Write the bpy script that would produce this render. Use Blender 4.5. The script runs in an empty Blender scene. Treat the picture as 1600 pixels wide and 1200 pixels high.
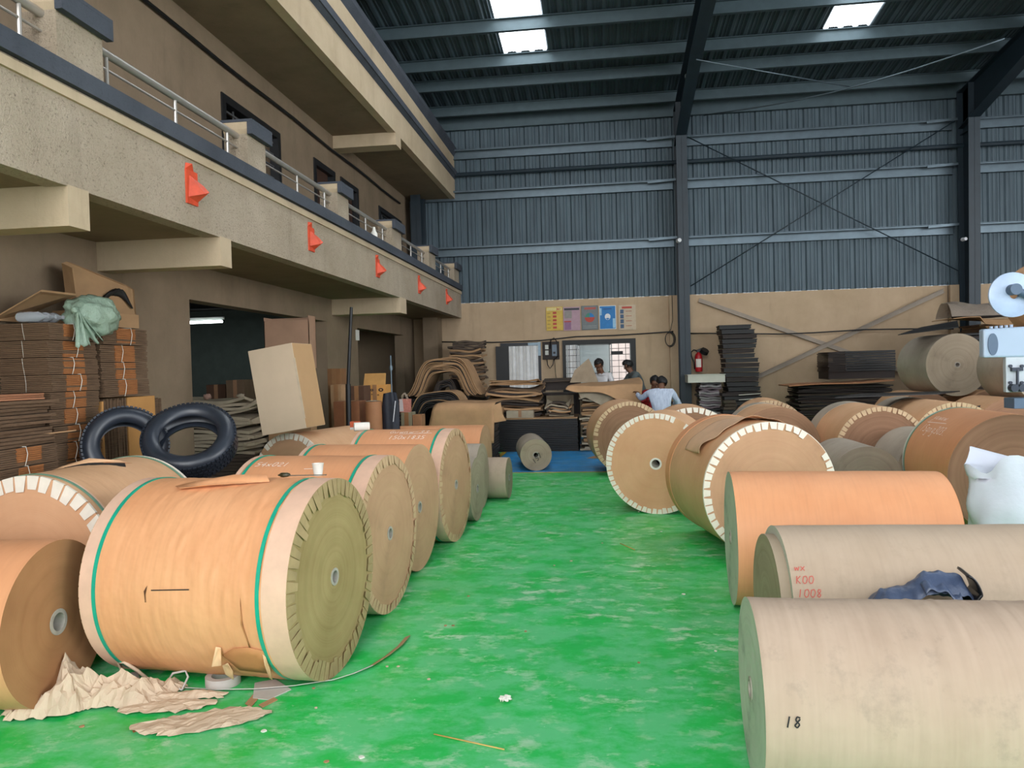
import bpy, bmesh, math, random
from mathutils import Vector, Matrix, Euler, noise
scene = bpy.context.scene
COL = scene.collection
PI = math.pi
R = math.radians

# ------------------------------------------------------------------ camera, world, daylight, exposure
F, CX, CY, H = 1200.0, 800.0, 600.0, 1.55
_Y = Vector((145.0, 28.0, -1200.0)).normalized()
_Z = Vector((-math.sin(R(1.4)), math.cos(R(1.4)), 0.0))
_Z = (_Z - _Z.dot(_Y) * _Y).normalized()
_X = _Y.cross(_Z)
# rows: camera axes written in world coordinates
cam_x = Vector((_X[0], _Y[0], _Z[0])); cam_y = Vector((_X[1], _Y[1], _Z[1])); cam_z = Vector((_X[2], _Y[2], _Z[2]))
cd = bpy.data.cameras.new('camera'); cam = bpy.data.objects.new('camera', cd); COL.objects.link(cam)
cd.sensor_width = 36.0; cd.lens = 36.0 * F / 1600.0; cd.clip_start = 0.05; cd.clip_end = 200
mw = Matrix((cam_x, cam_y, cam_z)).transposed().to_4x4(); mw.translation = Vector((0, 0, H))
cam.matrix_world = mw
scene.camera = cam

def at(px, py, X=None, Y=None, Z=None):
    """the point seen at pixel (px, py) of the 1600x1200 frame, on the plane X, Y or Z = value"""
    d = cam_x * ((px - CX) / F) + cam_y * ((CY - py) / F) - cam_z
    if X is not None: t = X / d.x
    elif Y is not None: t = Y / d.y
    else: t = (Z - H) / d.z
    return Vector((0, 0, H)) + d * t

world = bpy.data.worlds.new('daylight'); scene.world = world; world.use_nodes = True
bg = world.node_tree.nodes['Background']
bg.inputs[0].default_value = (0.86, 0.93, 1.0, 1); bg.inputs[1].default_value = 1.6

def area(name, loc, target, sx, sy, power, color=(1, 1, 1)):
    ld = bpy.data.lights.new(name, 'AREA'); ld.shape = 'RECTANGLE'; ld.size = sx; ld.size_y = sy
    ld.energy = power; ld.color = color
    o = bpy.data.objects.new(name, ld); COL.objects.link(o); o.location = loc
    o.rotation_euler = (Vector(target) - Vector(loc)).to_track_quat('-Z', 'Y').to_euler()
    return o
area('daylight_through_front_entrance', (-5.0, -5.0, 5.0), (-2.6, 7, 0.6), 11.0, 6.5, 900, (1.0, 0.98, 0.965))
area('daylight_over_back_yard', (-0.6, 19.6, 6.0), (-0.6, 20.2, 0), 9.0, 3.0, 420, (0.97, 0.99, 1.0))
for _x in (-1.33, 4.39, 10.1): area('daylight_over_roof_strip', (_x, 10.2, 8.35), (_x, 10.2, 0), 0.8, 8.0, 120, (0.95, 0.98, 1.0))
area('added_daylight_from_right', (13.5, 1.0, 4.2), (-3, 7, 3.0), 9.0, 4.5, 420, (0.96, 0.98, 1.0))  # added light from an unseen side, brightens the left building's fascia

scene.view_settings.view_transform = 'Standard'; scene.view_settings.look = 'None'
scene.view_settings.gamma = 1.0; scene.view_settings.use_curve_mapping = False
scene.view_settings.exposure = 0.9

# ------------------------------------------------------------------ materials
def srgb(r, g, b):
    f = lambda c: (c / 255 / 12.92) if c / 255 <= 0.04045 else ((c / 255 + 0.055) / 1.055) ** 2.4
    return (f(r), f(g), f(b), 1.0)

class NT:
    def __init__(s, m): s.t = m.node_tree; s.n = s.t.nodes; s.l = s.t.links
    def new(s, typ, **kw):
        n = s.n.new(typ)
        for k, v in kw.items(): setattr(n, k, v)
        return n
    def link(s, a, b): s.l.new(a, b)
    def ramp(s, fac, stops):
        r = s.new('ShaderNodeValToRGB'); cr = r.color_ramp
        while len(cr.elements) < len(stops): cr.elements.new(0.5)
        for e, (p, c) in zip(cr.elements, stops): e.position = p; e.color = c
        s.link(fac, r.inputs[0]); return r.outputs[0]
    def mix(s, fac, a, b, mode='MIX'):
        m = s.new('ShaderNodeMix', data_type='RGBA', blend_type=mode)
        for sock, v in ((m.inputs[0], fac), (m.inputs[6], a), (m.inputs[7], b)):
            if isinstance(v, (float, int)): sock.default_value = v
            elif isinstance(v, tuple): sock.default_value = v
            else: s.link(v, sock)
        return m.outputs[2]
    def math(s, op, a, b=None, c=None):
        m = s.new('ShaderNodeMath', operation=op)
        for i, v in enumerate((a, b, c)):
            if v is None: continue
            if isinstance(v, (float, int)): m.inputs[i].default_value = v
            else: s.link(v, m.inputs[i])
        return m.outputs[0]
    def noise(s, vec, scale, detail=4, rough=0.55, sc=None):
        if sc:
            mp = s.new('ShaderNodeMapping'); mp.inputs['Scale'].default_value = sc; s.link(vec, mp.inputs[0]); vec = mp.outputs[0]
        n = s.new('ShaderNodeTexNoise'); n.inputs['Scale'].default_value = scale
        n.inputs['Detail'].default_value = detail; n.inputs['Roughness'].default_value = rough
        s.link(vec, n.inputs['Vector']); return n.outputs[0]
    def bump(s, h, strength, dist, normal=None):
        b = s.new('ShaderNodeBump'); b.inputs['Strength'].default_value = strength; b.inputs['Distance'].default_value = dist
        s.link(h, b.inputs['Height'])
        if normal: s.link(normal, b.inputs['Normal'])
        return b.outputs[0]

def base_mat(name):
    m = bpy.data.materials.new(name); m.use_nodes = True
    t = NT(m); p = t.n['Principled BSDF']; tc = t.new('ShaderNodeTexCoord')
    return m, t, p, tc

_cache = {}
def mat(name, col, rough=0.8, var=0.12, scale=6.0, bump=0.0, bscale=40.0, metal=0.0, sc=None, col2=None, spec=0.5, fleck=0.0, sheen=0):
    """a plain procedural surface: base colour with soft mottling, fine bump and optional dark flecks"""
    if name in _cache: return _cache[name]
    m, t, p, tc = base_mat(name)
    o = tc.outputs['Object']
    c = srgb(*col); d = srgb(*col2) if col2 else tuple(list(x * (1 - 2.2 * var) for x in c[:3]) + [1])
    n = t.noise(o, scale, 5, 0.6, sc)
    colr = t.ramp(n, [(0.3, c), (0.72, d)])
    if fleck:
        f = t.noise(o, 55, 3, 0.7)
        fm = t.ramp(f, [(0.60, (0, 0, 0, 1)), (0.68, (1, 1, 1, 1))])
        fm2 = t.math('MULTIPLY', fm, fleck)
        colr = t.mix(fm2, colr, tuple(list(x * 0.35 for x in c[:3]) + [1]))
    t.link(colr, p.inputs['Base Color']); p.inputs['Roughness'].default_value = rough; p.inputs['Metallic'].default_value = metal
    p.inputs['Specular IOR Level'].default_value = spec
    if bump:
        t.link(t.bump(t.noise(o, bscale, 4, 0.6), bump, 0.01), p.inputs['Normal'])
    _cache[name] = m
    return m

def paper_mat(name, col, col2, rough=0.62, bands=0.0, stains=0.0, stain_col=(110, 95, 80), wrink=0.3):
    """wrapping paper round a reel: faint bands round the axis (x), soft wrinkles, optional grey stains"""
    m, t, p, tc = base_mat(name)
    o = tc.outputs['Object']
    n = t.noise(o, 2.2, 5, 0.6)
    c = t.ramp(n, [(0.32, srgb(*col)), (0.7, srgb(*col2))])
    f = t.noise(o, 60, 2, 0.5, (1.0, 0.08, 0.08))
    c = t.mix(t.math('MULTIPLY', t.ramp(f, [(0.45, (0, 0, 0, 1)), (0.75, (1, 1, 1, 1))]), 0.12), c, srgb(*[int(x * 0.75) for x in col]))
    if stains:
        s = t.noise(o, 3.4, 6, 0.75)
        s = t.ramp(s, [(0.56, (0, 0, 0, 1)), (0.72, (1, 1, 1, 1))])
        c = t.mix(t.math('MULTIPLY', s, stains), c, srgb(*stain_col))
    t.link(c, p.inputs['Base Color']); p.inputs['Roughness'].default_value = rough
    p.inputs['Specular IOR Level'].default_value = 0.35
    h1 = t.noise(o, 7, 3, 0.5, (1.0, 0.22, 0.22)); h2 = t.noise(o, 3.0, 4, 0.6)
    b = t.bump(h1, wrink, 0.03); b = t.bump(h2, wrink * 0.8, 0.03, b)
    if bands:
        w = t.noise(o, 14, 2, 0.4, (1.0, 0.05, 0.05)); b = t.bump(w, bands, 0.02, b)
    t.link(b, p.inputs['Normal'])
    return m

def ring_mat(name, col, col2, ring=0.5, rough=0.85, smear=0.0, smear_col=(90, 80, 70)):
    """the cut end of a paper reel: concentric growth rings about the local x axis"""
    m, t, p, tc = base_mat(name)
    sx = t.new('ShaderNodeSeparateXYZ'); t.link(tc.outputs['Object'], sx.inputs[0])
    r = t.math('SQRT', t.math('ADD', t.math('POWER', sx.outputs[1], 2), t.math('POWER', sx.outputs[2], 2)))
    cmb = t.new('ShaderNodeCombineXYZ'); t.link(r, cmb.inputs[0])
    n = t.noise(cmb.outputs[0], 22, 6, 0.75)
    n2 = t.noise(tc.outputs['Object'], 2.6, 4, 0.6)
    f = t.math('ADD', t.math('MULTIPLY', n, ring), t.math('MULTIPLY', n2, 1 - ring))
    c = t.ramp(f, [(0.36, srgb(*col)), (0.64, srgb(*col2))])
    if smear:
        s = t.ramp(t.noise(tc.outputs['Object'], 4.5, 6, 0.7), [(0.55, (0, 0, 0, 1)), (0.7, (1, 1, 1, 1))])
        c = t.mix(t.math('MULTIPLY', s, smear), c, srgb(*smear_col))
    t.link(c, p.inputs['Base Color']); p.inputs['Roughness'].default_value = rough
    p.inputs['Specular IOR Level'].default_value = 0.25
    t.link(t.bump(n, 0.25, 0.008), p.inputs['Normal'])
    return m

def emit_mat(name, col, s):
    m, t, p, tc = base_mat(name)
    p.inputs['Base Color'].default_value = srgb(*col); p.inputs['Emission Color'].default_value = srgb(*col)
    p.inputs['Emission Strength'].default_value = s
    return m

# ------------------------------------------------------------------ mesh building
class MB:
    def __init__(s): s.v = []; s.f = []; s.m = []
    def add(s, vs, fs, mi=0):
        o = len(s.v); s.v += [tuple(v) for v in vs]; s.f += [tuple(i + o for i in f) for f in fs]; s.m += [mi] * len(fs); return s
    def box(s, lo, hi, mi=0, rot=None, piv=None):
        x0, y0, z0 = lo; x1, y1, z1 = hi
        vs = [Vector(p) for p in ((x0, y0, z0), (x1, y0, z0), (x1, y1, z0), (x0, y1, z0), (x0, y0, z1), (x1, y0, z1), (x1, y1, z1), (x0, y1, z1))]
        if rot is not None:
            c = Vector(piv) if piv is not None else sum(vs, Vector()) / 8
            rm = Euler(rot).to_matrix() if not isinstance(rot, Matrix) else rot
            vs = [c + rm @ (v - c) for v in vs]
        return s.add(vs, [(0, 3, 2, 1), (4, 5, 6, 7), (0, 1, 5, 4), (1, 2, 6, 5), (2, 3, 7, 6), (3, 0, 4, 7)], mi)
    def cyl(s, a, b, r0, r1=None, n=12, mi=0, caps=True):
        a = Vector(a); b = Vector(b); r1 = r0 if r1 is None else r1
        d = (b - a).normalized(); u = d.orthogonal().normalized(); w = d.cross(u)
        vs = [a + (u * math.cos(2 * PI * k / n) + w * math.sin(2 * PI * k / n)) * r0 for k in range(n)]
        vs += [b + (u * math.cos(2 * PI * k / n) + w * math.sin(2 * PI * k / n)) * r1 for k in range(n)]
        fs = [(k, (k + 1) % n, n + (k + 1) % n, n + k) for k in range(n)]
        if caps: fs += [tuple(range(n - 1, -1, -1)), tuple(range(n, 2 * n))]
        return s.add(vs, fs, mi)
    def tube(s, pts, r, n=8, mi=0, closed=False):
        pts = [Vector(p) for p in pts]; N = len(pts); vs = []; up = None
        for i, p in enumerate(pts):
            if closed: d = pts[(i + 1) % N] - pts[i - 1]
            else: d = pts[min(i + 1, N - 1)] - pts[max(i - 1, 0)]
            d.normalize()
            if up is None: up = d.orthogonal().normalized()
            up = (up - d * up.dot(d)).normalized(); w = d.cross(up)
            rr = r[i] if isinstance(r, (list, tuple)) else r
            vs += [p + (up * math.cos(2 * PI * k / n) + w * math.sin(2 * PI * k / n)) * rr for k in range(n)]
        fs = []
        for i in range(N if closed else N - 1):
            j = (i + 1) % N
            fs += [(i * n + k, i * n + (k + 1) % n, j * n + (k + 1) % n, j * n + k) for k in range(n)]
        if not closed: fs += [tuple(range(n - 1, -1, -1)), tuple((N - 1) * n + k for k in range(n))]
        return s.add(vs, fs, mi)
    def lathe(s, prof, c=(0, 0, 0), axis='Z', n=32, mi=0, a0=0.0, a1=2 * PI):
        """prof: (radius, height) pairs revolved about the axis through c"""
        full = abs(a1 - a0 - 2 * PI) < 1e-6; M = n if full else n + 1; vs = []
        for (r, h) in prof:
            for k in range(M):
                a = a0 + (a1 - a0) * k / n; x, y = r * math.cos(a), r * math.sin(a)
                p = (x, y, h) if axis == 'Z' else (h, x, y) if axis == 'X' else (x, h, y)
                vs.append((p[0] + c[0], p[1] + c[1], p[2] + c[2]))
        fs = []
        for i in range(len(prof) - 1):
            for k in range(n if full else n):
                k2 = (k + 1) % M
                fs.append((i * M + k, i * M + k2, (i + 1) * M + k2, (i + 1) * M + k))
        return s.add(vs, fs, mi)
    def prism(s, poly, vec, mi=0):
        vec = Vector(vec); n = len(poly); vs = [Vector(p) for p in poly]; vs += [v + vec for v in vs]
        fs = [tuple(range(n - 1, -1, -1)), tuple(range(n, 2 * n))] + [(k, (k + 1) % n, n + (k + 1) % n, n + k) for k in range(n)]
        return s.add(vs, fs, mi)
    def grid(s, fn, nu, nv, th=0.0, mi=0):
        """surface fn(u, v) for u, v in 0..1; th > 0 gives it thickness downwards along its normal"""
        P = [[Vector(fn(i / nu, j / nv)) for j in range(nv + 1)] for i in range(nu + 1)]
        W = nv + 1; vs = [p for row in P for p in row]
        fs = [(i * W + j, (i + 1) * W + j, (i + 1) * W + j + 1, i * W + j + 1) for i in range(nu) for j in range(nv)]
        if th:
            nor = []
            for i in range(nu + 1):
                for j in range(nv + 1):
                    du = P[min(i + 1, nu)][j] - P[max(i - 1, 0)][j]; dv = P[i][min(j + 1, nv)] - P[i][max(j - 1, 0)]
                    nn = du.cross(dv); nor.append(nn.normalized() if nn.length > 1e-9 else Vector((0, 0, 1)))
            o = len(vs); vs += [v - n * th for v, n in zip(vs, nor)]
            fs += [tuple(o + i for i in reversed(f)) for f in list(fs)]
            for j in range(nv): fs += [(j + 1, j, o + j, o + j + 1), (nu * W + j, nu * W + j + 1, o + nu * W + j + 1, o + nu * W + j)]
            for i in range(nu): fs += [(i * W, (i + 1) * W, o + (i + 1) * W, o + i * W), ((i + 1) * W + nv, i * W + nv, o + i * W + nv, o + (i + 1) * W + nv)]
        return s.add(vs, fs, mi)
    def build(s, name, mats, parent=None, smooth=False, bevel=0.0, loc=None, fix=True):
        me = bpy.data.meshes.new(name); me.from_pydata(s.v, [], s.f); me.update()
        mats = mats if isinstance(mats, (list, tuple)) else [mats]
        for m in mats: me.materials.append(m)
        for p, i in zip(me.polygons, s.m): p.material_index = i
        if fix:
            b = bmesh.new(); b.from_mesh(me); bmesh.ops.recalc_face_normals(b, faces=b.faces); b.to_mesh(me); b.free()
        if smooth:
            me.polygons.foreach_set('use_smooth', [True] * len(me.polygons))
            if smooth is not True: me.set_sharp_from_angle(angle=R(smooth))
        o = bpy.data.objects.new(name, me); COL.objects.link(o)
        if parent: o.parent = parent
        if loc is not None: o.location = loc
        if bevel:
            md = o.modifiers.new('bevel', 'BEVEL'); md.width = bevel; md.segments = 2; md.limit_method = 'ANGLE'; md.angle_limit = R(35)
        return o

def empty(name, loc=(0, 0, 0), rz=0.0, rot=None):
    o = bpy.data.objects.new(name, None); COL.objects.link(o); o.location = loc
    o.rotation_euler = rot if rot else (0, 0, rz); o.empty_display_size = 0.1
    return o
def tag(o, label=None, cat=None, group=None, kind=None):
    if label: o['label'] = label
    if cat: o['category'] = cat
    if group: o['group'] = group
    if kind: o['kind'] = kind
    return o
def struct(o, label=None):
    o['kind'] = 'structure'
    if label: o['label'] = label
    return o
def copy_tree(o, parent=None):
    c = o.copy(); COL.objects.link(c); c.parent = parent
    for ch in o.children: copy_tree(ch, c)
    return c
rnd = random.Random(7)

# shared materials
M_green = None
def floor_material():
    m, t, p, tc = base_mat('painted_floor')
    o = tc.outputs['Object']; sx = t.new('ShaderNodeSeparateXYZ'); t.link(o, sx.inputs[0]); X, Y = sx.outputs[0], sx.outputs[1]
    def worn(c0, c1, c2):
        n1 = t.noise(o, 1.3, 6, 0.66); n2 = t.noise(o, 3.2, 7, 0.72, (1.0, 1.3, 1)); n3 = t.noise(o, 6.5, 6, 0.68, (1.0, 1.5, 1)); n4 = t.noise(o, 23.0, 3, 0.6)
        c = t.mix(t.ramp(n2, [(0.42, (0, 0, 0, 1)), (0.56, (1, 1, 1, 1))]), srgb(*c0), srgb(*c1))
        f = t.ramp(n3, [(0.51, (0, 0, 0, 1)), (0.63, (1, 1, 1, 1))])
        f = t.math('MULTIPLY', f, t.ramp(n1, [(0.40, (0, 0, 0, 1)), (0.60, (1, 1, 1, 1))]))
        f = t.math('MAXIMUM', t.math('MULTIPLY', f, 0.8), t.math('MULTIPLY', t.ramp(n4, [(0.68, (0, 0, 0, 1)), (0.74, (1, 1, 1, 1))]), 0.5))
        return t.mix(f, c, srgb(*c2))
    g = worn((8, 190, 80), (84, 198, 124), (184, 214, 184)); b = worn((44, 150, 214), (52, 134, 190), (110, 160, 190))
    yel = srgb(196, 160, 40)
    def between(v, a, bb): return t.math('MULTIPLY', t.math('GREATER_THAN', v, a), t.math('LESS_THAN', v, bb))
    blue = t.math('MULTIPLY', between(X, -1.87, 1.04), between(Y, 11.34, 16.9))
    c = t.mix(blue, g, b)
    l1 = t.math('MULTIPLY', between(Y, 11.28, 11.36), between(X, -1.87, 1.04))
    l2 = between(X, 1.00, 1.08); l3 = t.math('MULTIPLY', between(X, -1.94, -1.85), between(Y, 4.0, 16.9))
    ln = t.math('MAXIMUM', t.math('MAXIMUM', l1, l2), l3)
    ln = t.math('MULTIPLY', ln, t.ramp(t.noise(o, 12, 4, 0.7), [(0.3, (0.55, 0.55, 0.55, 1)), (0.5, (1, 1, 1, 1))]))
    c = t.mix(ln, c, yel)
    # unseen floor turned concrete grey to cut green bounce (store rooms, far right, entrance)
    con = t.ramp(t.noise(o, 1.5, 5, 0.6), [(0.3, srgb(150, 138, 122)), (0.7, srgb(124, 114, 102))])
    c = t.mix(t.math('MULTIPLY', between(X, -4.27, 4.6), between(Y, 0.6, 17.0)), con, c)
    t.link(c, p.inputs['Base Color'])
    r = t.ramp(t.noise(o, 4, 5, 0.6), [(0.3, (0.3, 0.3, 0.3, 1)), (0.7, (0.52, 0.52, 0.52, 1))]); t.link(r, p.inputs['Roughness'])
    p.inputs['Specular IOR Level'].default_value = 0.45
    t.link(t.bump(t.noise(o, 3.5, 3, 0.5), 0.1, 0.02), p.inputs['Normal'])
    return m
def stucco_mat(name, c1, c2, fleck, bump, scale=1.2):
    m, t, p, tc = base_mat(name); o = tc.outputs['Object']
    c = t.ramp(t.noise(o, scale, 5, 0.65), [(0.32, srgb(*c1)), (0.7, srgb(*c2))])
    # rain streaks and grime with their own shape
    st = t.ramp(t.noise(o, 2.4, 5, 0.7, (1.5, 1.5, 0.25)), [(0.56, (0, 0, 0, 1)), (0.75, (1, 1, 1, 1))])
    c = t.mix(t.math('MULTIPLY', st, 0.28), c, srgb(*[int(x * 0.72) for x in c2]))
    fl = t.ramp(t.noise(o, 46, 3, 0.75, (1, 1, 1.6)), [(0.56, (0, 0, 0, 1)), (0.68, (1, 1, 1, 1))])
    c = t.mix(t.math('MULTIPLY', fl, fleck), c, srgb(*[int(x * 0.5) for x in c2]))
    t.link(c, p.inputs['Base Color']); p.inputs['Roughness'].default_value = 0.92; p.inputs['Specular IOR Level'].default_value = 0.2
    t.link(t.bump(t.noise(o, 60, 4, 0.7), bump, 0.02), p.inputs['Normal'])
    return m
M_floor = floor_material()
M_stucco = stucco_mat('rough_cream_stucco', (188, 172, 152), (168, 152, 130), 0.55, 0.9)
M_plaster = stucco_mat('smooth_cream_plaster', (198, 178, 150), (178, 158, 130), 0.06, 0.15)
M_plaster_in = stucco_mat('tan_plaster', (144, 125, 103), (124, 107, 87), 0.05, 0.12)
M_mason = stucco_mat('cream_painted_masonry', (184, 160, 132), (168, 145, 117), 0.05, 0.12)
M_bluepaint = stucco_mat('slate_blue_painted_band', (82, 86, 94), (66, 70, 78), 0.25, 0.3)
M_clad = mat('blue_grey_cladding', (78, 94, 102), 0.55, 0.1, 3.0, 0.1, 30, metal=0.1, col2=(60, 74, 82), sc=(2.5, 1, 0.3))
M_roof = mat('blue_grey_roof_sheet', (70, 86, 94), 0.55, 0.1, 2.0, metal=0.2)
M_steel = mat('dark_blue_painted_steel', (26, 42, 52), 0.5, 0.12, 4.0, spec=0.5)
M_girt = mat('galvanised_steel', (98, 112, 120), 0.38, 0.1, 6.0, metal=0.55)
M_purlin = mat('grey_purlin_steel', (74, 90, 96), 0.45, 0.1, 6.0, metal=0.35)
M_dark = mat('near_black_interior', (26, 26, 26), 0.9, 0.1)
M_chrome = mat('stainless_steel_tube', (178, 172, 164), 0.3, 0.05, 8.0, metal=0.55)
M_black = mat('black_paint', (16, 17, 19), 0.5, 0.15)

# ------------------------------------------------------------------ the hall
XL, XI, XR, YB, YF = -3.16, -4.27, 14.0, 17.0, -5.0   # parapet plane, inner wall, right wall, back wall, open front
struct(MB().box((-11, YF - 6, -0.2), (XR + 1, YB, 0.0)).build('floor', M_floor))
# back wall masonry with door and window openings
DX0, DX1, DZ = -2.30, -1.40, 2.12
WX0, WX1, WZ0, WZ1 = -0.92, 0.68, 1.0, 2.14
w = MB(); ZT = 3.04
for lo, hi in (((-11, 0), (DX0, ZT)), ((DX0, DZ), (DX1, ZT)), ((DX1, 0), (WX0, ZT)), ((WX0, 0), (WX1, WZ0)), ((WX0, WZ1), (WX1, ZT)), ((WX1, 0), (XR, ZT))):
    w.box((lo[0], YB, lo[1]), (hi[0], YB + 0.23, hi[1]))
for cxx in (1.69, 7.4, 13.1):
    w.box((cxx - 0.28, YB - 0.12, 0), (cxx + 0.28, YB, ZT - 0.005))
struct(w.build('wall_back', M_mason))

def corrugated(x0, x1, pitch, depth, fn, th=0.0):
    """trapezoid ribs across x; fn(x, h, end) gives the point for rib height h at either end (0/1)"""
    mb = MB(); xs = []; x = x0
    while x < x1:
        for dx, h in ((0.0, 0), (0.10, 1), (0.30, 1), (0.40, 0), (0.52, 0), (0.56, 0.35), (0.60, 0.35), (0.64, 0), (0.78, 0), (0.82, 0.35), (0.86, 0.35), (0.90, 0)):
            if x + dx * pitch <= x1: xs.append((x + dx * pitch, h * depth))
        x += pitch
    xs.append((x1, 0.0)); vs = []
    for (x, h) in xs: vs += [fn(x, h, 0), fn(x, h, 1)]
    fs = [(2 * i, 2 * i + 2, 2 * i + 3, 2 * i + 1) for i in range(len(xs) - 1)]
    return mb.add(vs, fs)
SL = 0.10; ZE = 7.16
def zroof(y): return ZE + SL * (YB - y)
struct(corrugated(-11, XR, 0.33, 0.03, lambda x, h, e: (x, YB + 0.02 + h - 0.04, (ZT, ZE + 0.05)[e])).build('wall_back_cladding', M_clad, fix=False))
struct(MB().box((XR, 8.0, 0), (XR + 0.2, YB, 10)).box((XR, YF, 6.5), (XR + 0.2, 8.0, 10)).build('wall_right', M_clad))  # near part left open, added so light comes in from the right

# roof sheets with skylight gaps
PU = [0.12, 0.62, 1.80, 2.62, 3.82, 5.2, 6.5, 7.8, 9.1, 10.4, 11.7, 13.0, 14.3, 15.6, 16.9, 18.2, 19.5, 20.8]   # purlin distance from back wall
SKY = [(-1.73, -0.92), (4.0, 4.78), (9.7, 10.5)]; SKY_Y0, SKY_Y1 = 6.0, 14.33
roof = MB()
def roof_part(x0, x1, ya, yb, mb):
    c = corrugated(x0, x1, 0.25, 0.035, lambda x, h, e: (x, (ya, yb)[e], zroof((ya, yb)[e]) + 0.03 - h))
    mb.add(c.v, c.f)
edges = [-11.0] + [e for s_ in SKY for e in s_] + [XR]
for i in range(0, len(edges) - 1, 2): roof_part(edges[i], edges[i + 1], YB + 0.1, YF, roof)
for a, b in SKY: roof_part(a - 0.03, b + 0.03, YB + 0.1, SKY_Y1, roof); roof_part(a - 0.03, b + 0.03, SKY_Y0, YF, roof)
struct(roof.build('ceiling', M_roof, fix=False))
m_sky, t_, p_, tc_ = base_mat('translucent_roof_sheet')
tr = t_.new('ShaderNodeBsdfTranslucent'); tr.inputs[0].default_value = (0.92, 0.95, 0.97, 1)
tp = t_.new('ShaderNodeBsdfTransparent'); mx = t_.new('ShaderNodeMixShader'); mx.inputs[0].default_value = 0.35
t_.link(tr.outputs[0], mx.inputs[1]); t_.link(tp.outputs[0], mx.inputs[2]); t_.link(mx.outputs[0], t_.n['Material Output'].inputs[0])
for k, (a, b) in enumerate(SKY):
    mb = MB(); roof_part(a, b, SKY_Y1, SKY_Y0, mb)
    struct(mb.build('window_%d' % (k + 2), m_sky, fix=False), 'translucent corrugated roof light strip')

# purlins, girts, columns, rafters
def zbar(mb, x0, x1, y, z, h=0.2, f=0.065):
    mb.box((x0, y - 0.01, z - h), (x1, y + 0.01, z)); mb.box((x0, y - f, z - 0.012), (x1, y, z)); mb.box((x0, y, z - h), (x1, y + f, z - h + 0.012))
ordn = ['nearest the back wall eave', 'second out from the back wall eave', 'third out from the back wall', 'crossing just behind the roof light strips', 'crossing under the white roof light strips']
for k, u in enumerate(PU):
    y = YB - u; mb = MB(); zbar(mb, -11, XR, y, zroof(y) - 0.01, 0.2 if k else 0.3)
    o = mb.build('roof_purlin', M_purlin)
    lab = 'long grey steel roof purlin ' + (ordn[k] if k < len(ordn) else 'out of the photograph overhead, number %s from the back' % ['six', 'seven', 'eight', 'nine', 'ten', 'eleven', 'twelve', 'thirteen', 'fourteen', 'fifteen', 'sixteen', 'seventeen', 'eighteen'][k - 5])
    tag(o, lab, 'roof beam', 'roof purlins')
for z, lab in ((4.27, 'lowest galvanised wall girt above the cream masonry'), (5.50, 'middle galvanised wall girt on the blue cladding'), (6.41, 'top galvanised wall girt under the eave')):
    mb = MB(); y = YB - 0.12
    for x0, x1 in ((-3.9, 1.55), (1.85, 7.22), (7.56, 12.9)):
        mb.box((x0, y - 0.09, z - 0.008), (x1, y + 0.09, z + 0.008)); mb.box((x0, y + 0.07, z - 0.19), (x1, y + 0.09, z)); mb.box((x0, y + 0.0, z - 0.19), (x1, y + 0.09, z - 0.18)); mb.box((x0, y - 0.09, z - 0.03), (x1, y - 0.082, z))
        # doubled lap pieces reaching to the columns
        mb.box((x1 - 0.55, y - 0.11, z - 0.05), (x1 + 0.05, y - 0.10, z + 0.0), rot=(0, R(-3), 0))
    tag(mb.build('wall_girt', M_girt), lab, 'wall beam', 'wall girts')
mb = MB(); mb.cyl((-3.9, YB - 0.15, 5.87), (XR, YB - 0.15, 5.87), 0.045, n=10)
tag(mb.build('wall_pipe', M_steel), 'dark horizontal pipe running between the upper wall girts', 'pipe')

def ibeam(mb, a, b, w, d0, d1, up=(0, -1, 0), tf=0.016, tw=0.01):
    """I section from a to b: outer flange along the line a-b, web reaching d0 / d1 towards `up`"""
    a = Vector(a); b = Vector(b); u = Vector(up); s_ = (b - a).cross(u).normalized() * (w / 2)
    dr = u.normalized()
    for (p, q, t0) in ((a, b, 0), ):
        for off0, off1 in ((0.0, 0.0), (d0 - tf, d1 - tf)):
            mb.prism([p + dr * off0 - s_, p + dr * off0 + s_, p + dr * (off0 + tf) + s_, p + dr * (off0 + tf) - s_], (0, 0, 0)) if False else None
            vs = [p + dr * off0 - s_, p + dr * off0 + s_, p + dr * (off0 + tf) + s_, p + dr * (off0 + tf) - s_,
                  q + dr * off1 - s_, q + dr * off1 + s_, q + dr * (off1 + tf) + s_, q + dr * (off1 + tf) - s_]
            mb.add(vs, [(0, 1, 2, 3), (7, 6, 5, 4), (0, 4, 5, 1), (1, 5, 6, 2), (2, 6, 7, 3), (3, 7, 4, 0)])
        h = s_.normalized() * (tw / 2)
        vs = [p - h, p + h, p + dr * d0 + h, p + dr * d0 - h, q - h, q + h, q + dr * d1 + h, q + dr * d1 - h]
        mb.add(vs, [(0, 1, 2, 3), (7, 6, 5, 4), (0, 4, 5, 1), (1, 5, 6, 2), (2, 6, 7, 3), (3, 7, 4, 0)])
cols = [(1.69, 'tall dark blue steel column left of the fire extinguisher'), (7.40, 'tall dark blue steel column at the right end of the back wall'), (-4.0, 'dark steel column at the far end of the upper balcony')]
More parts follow.
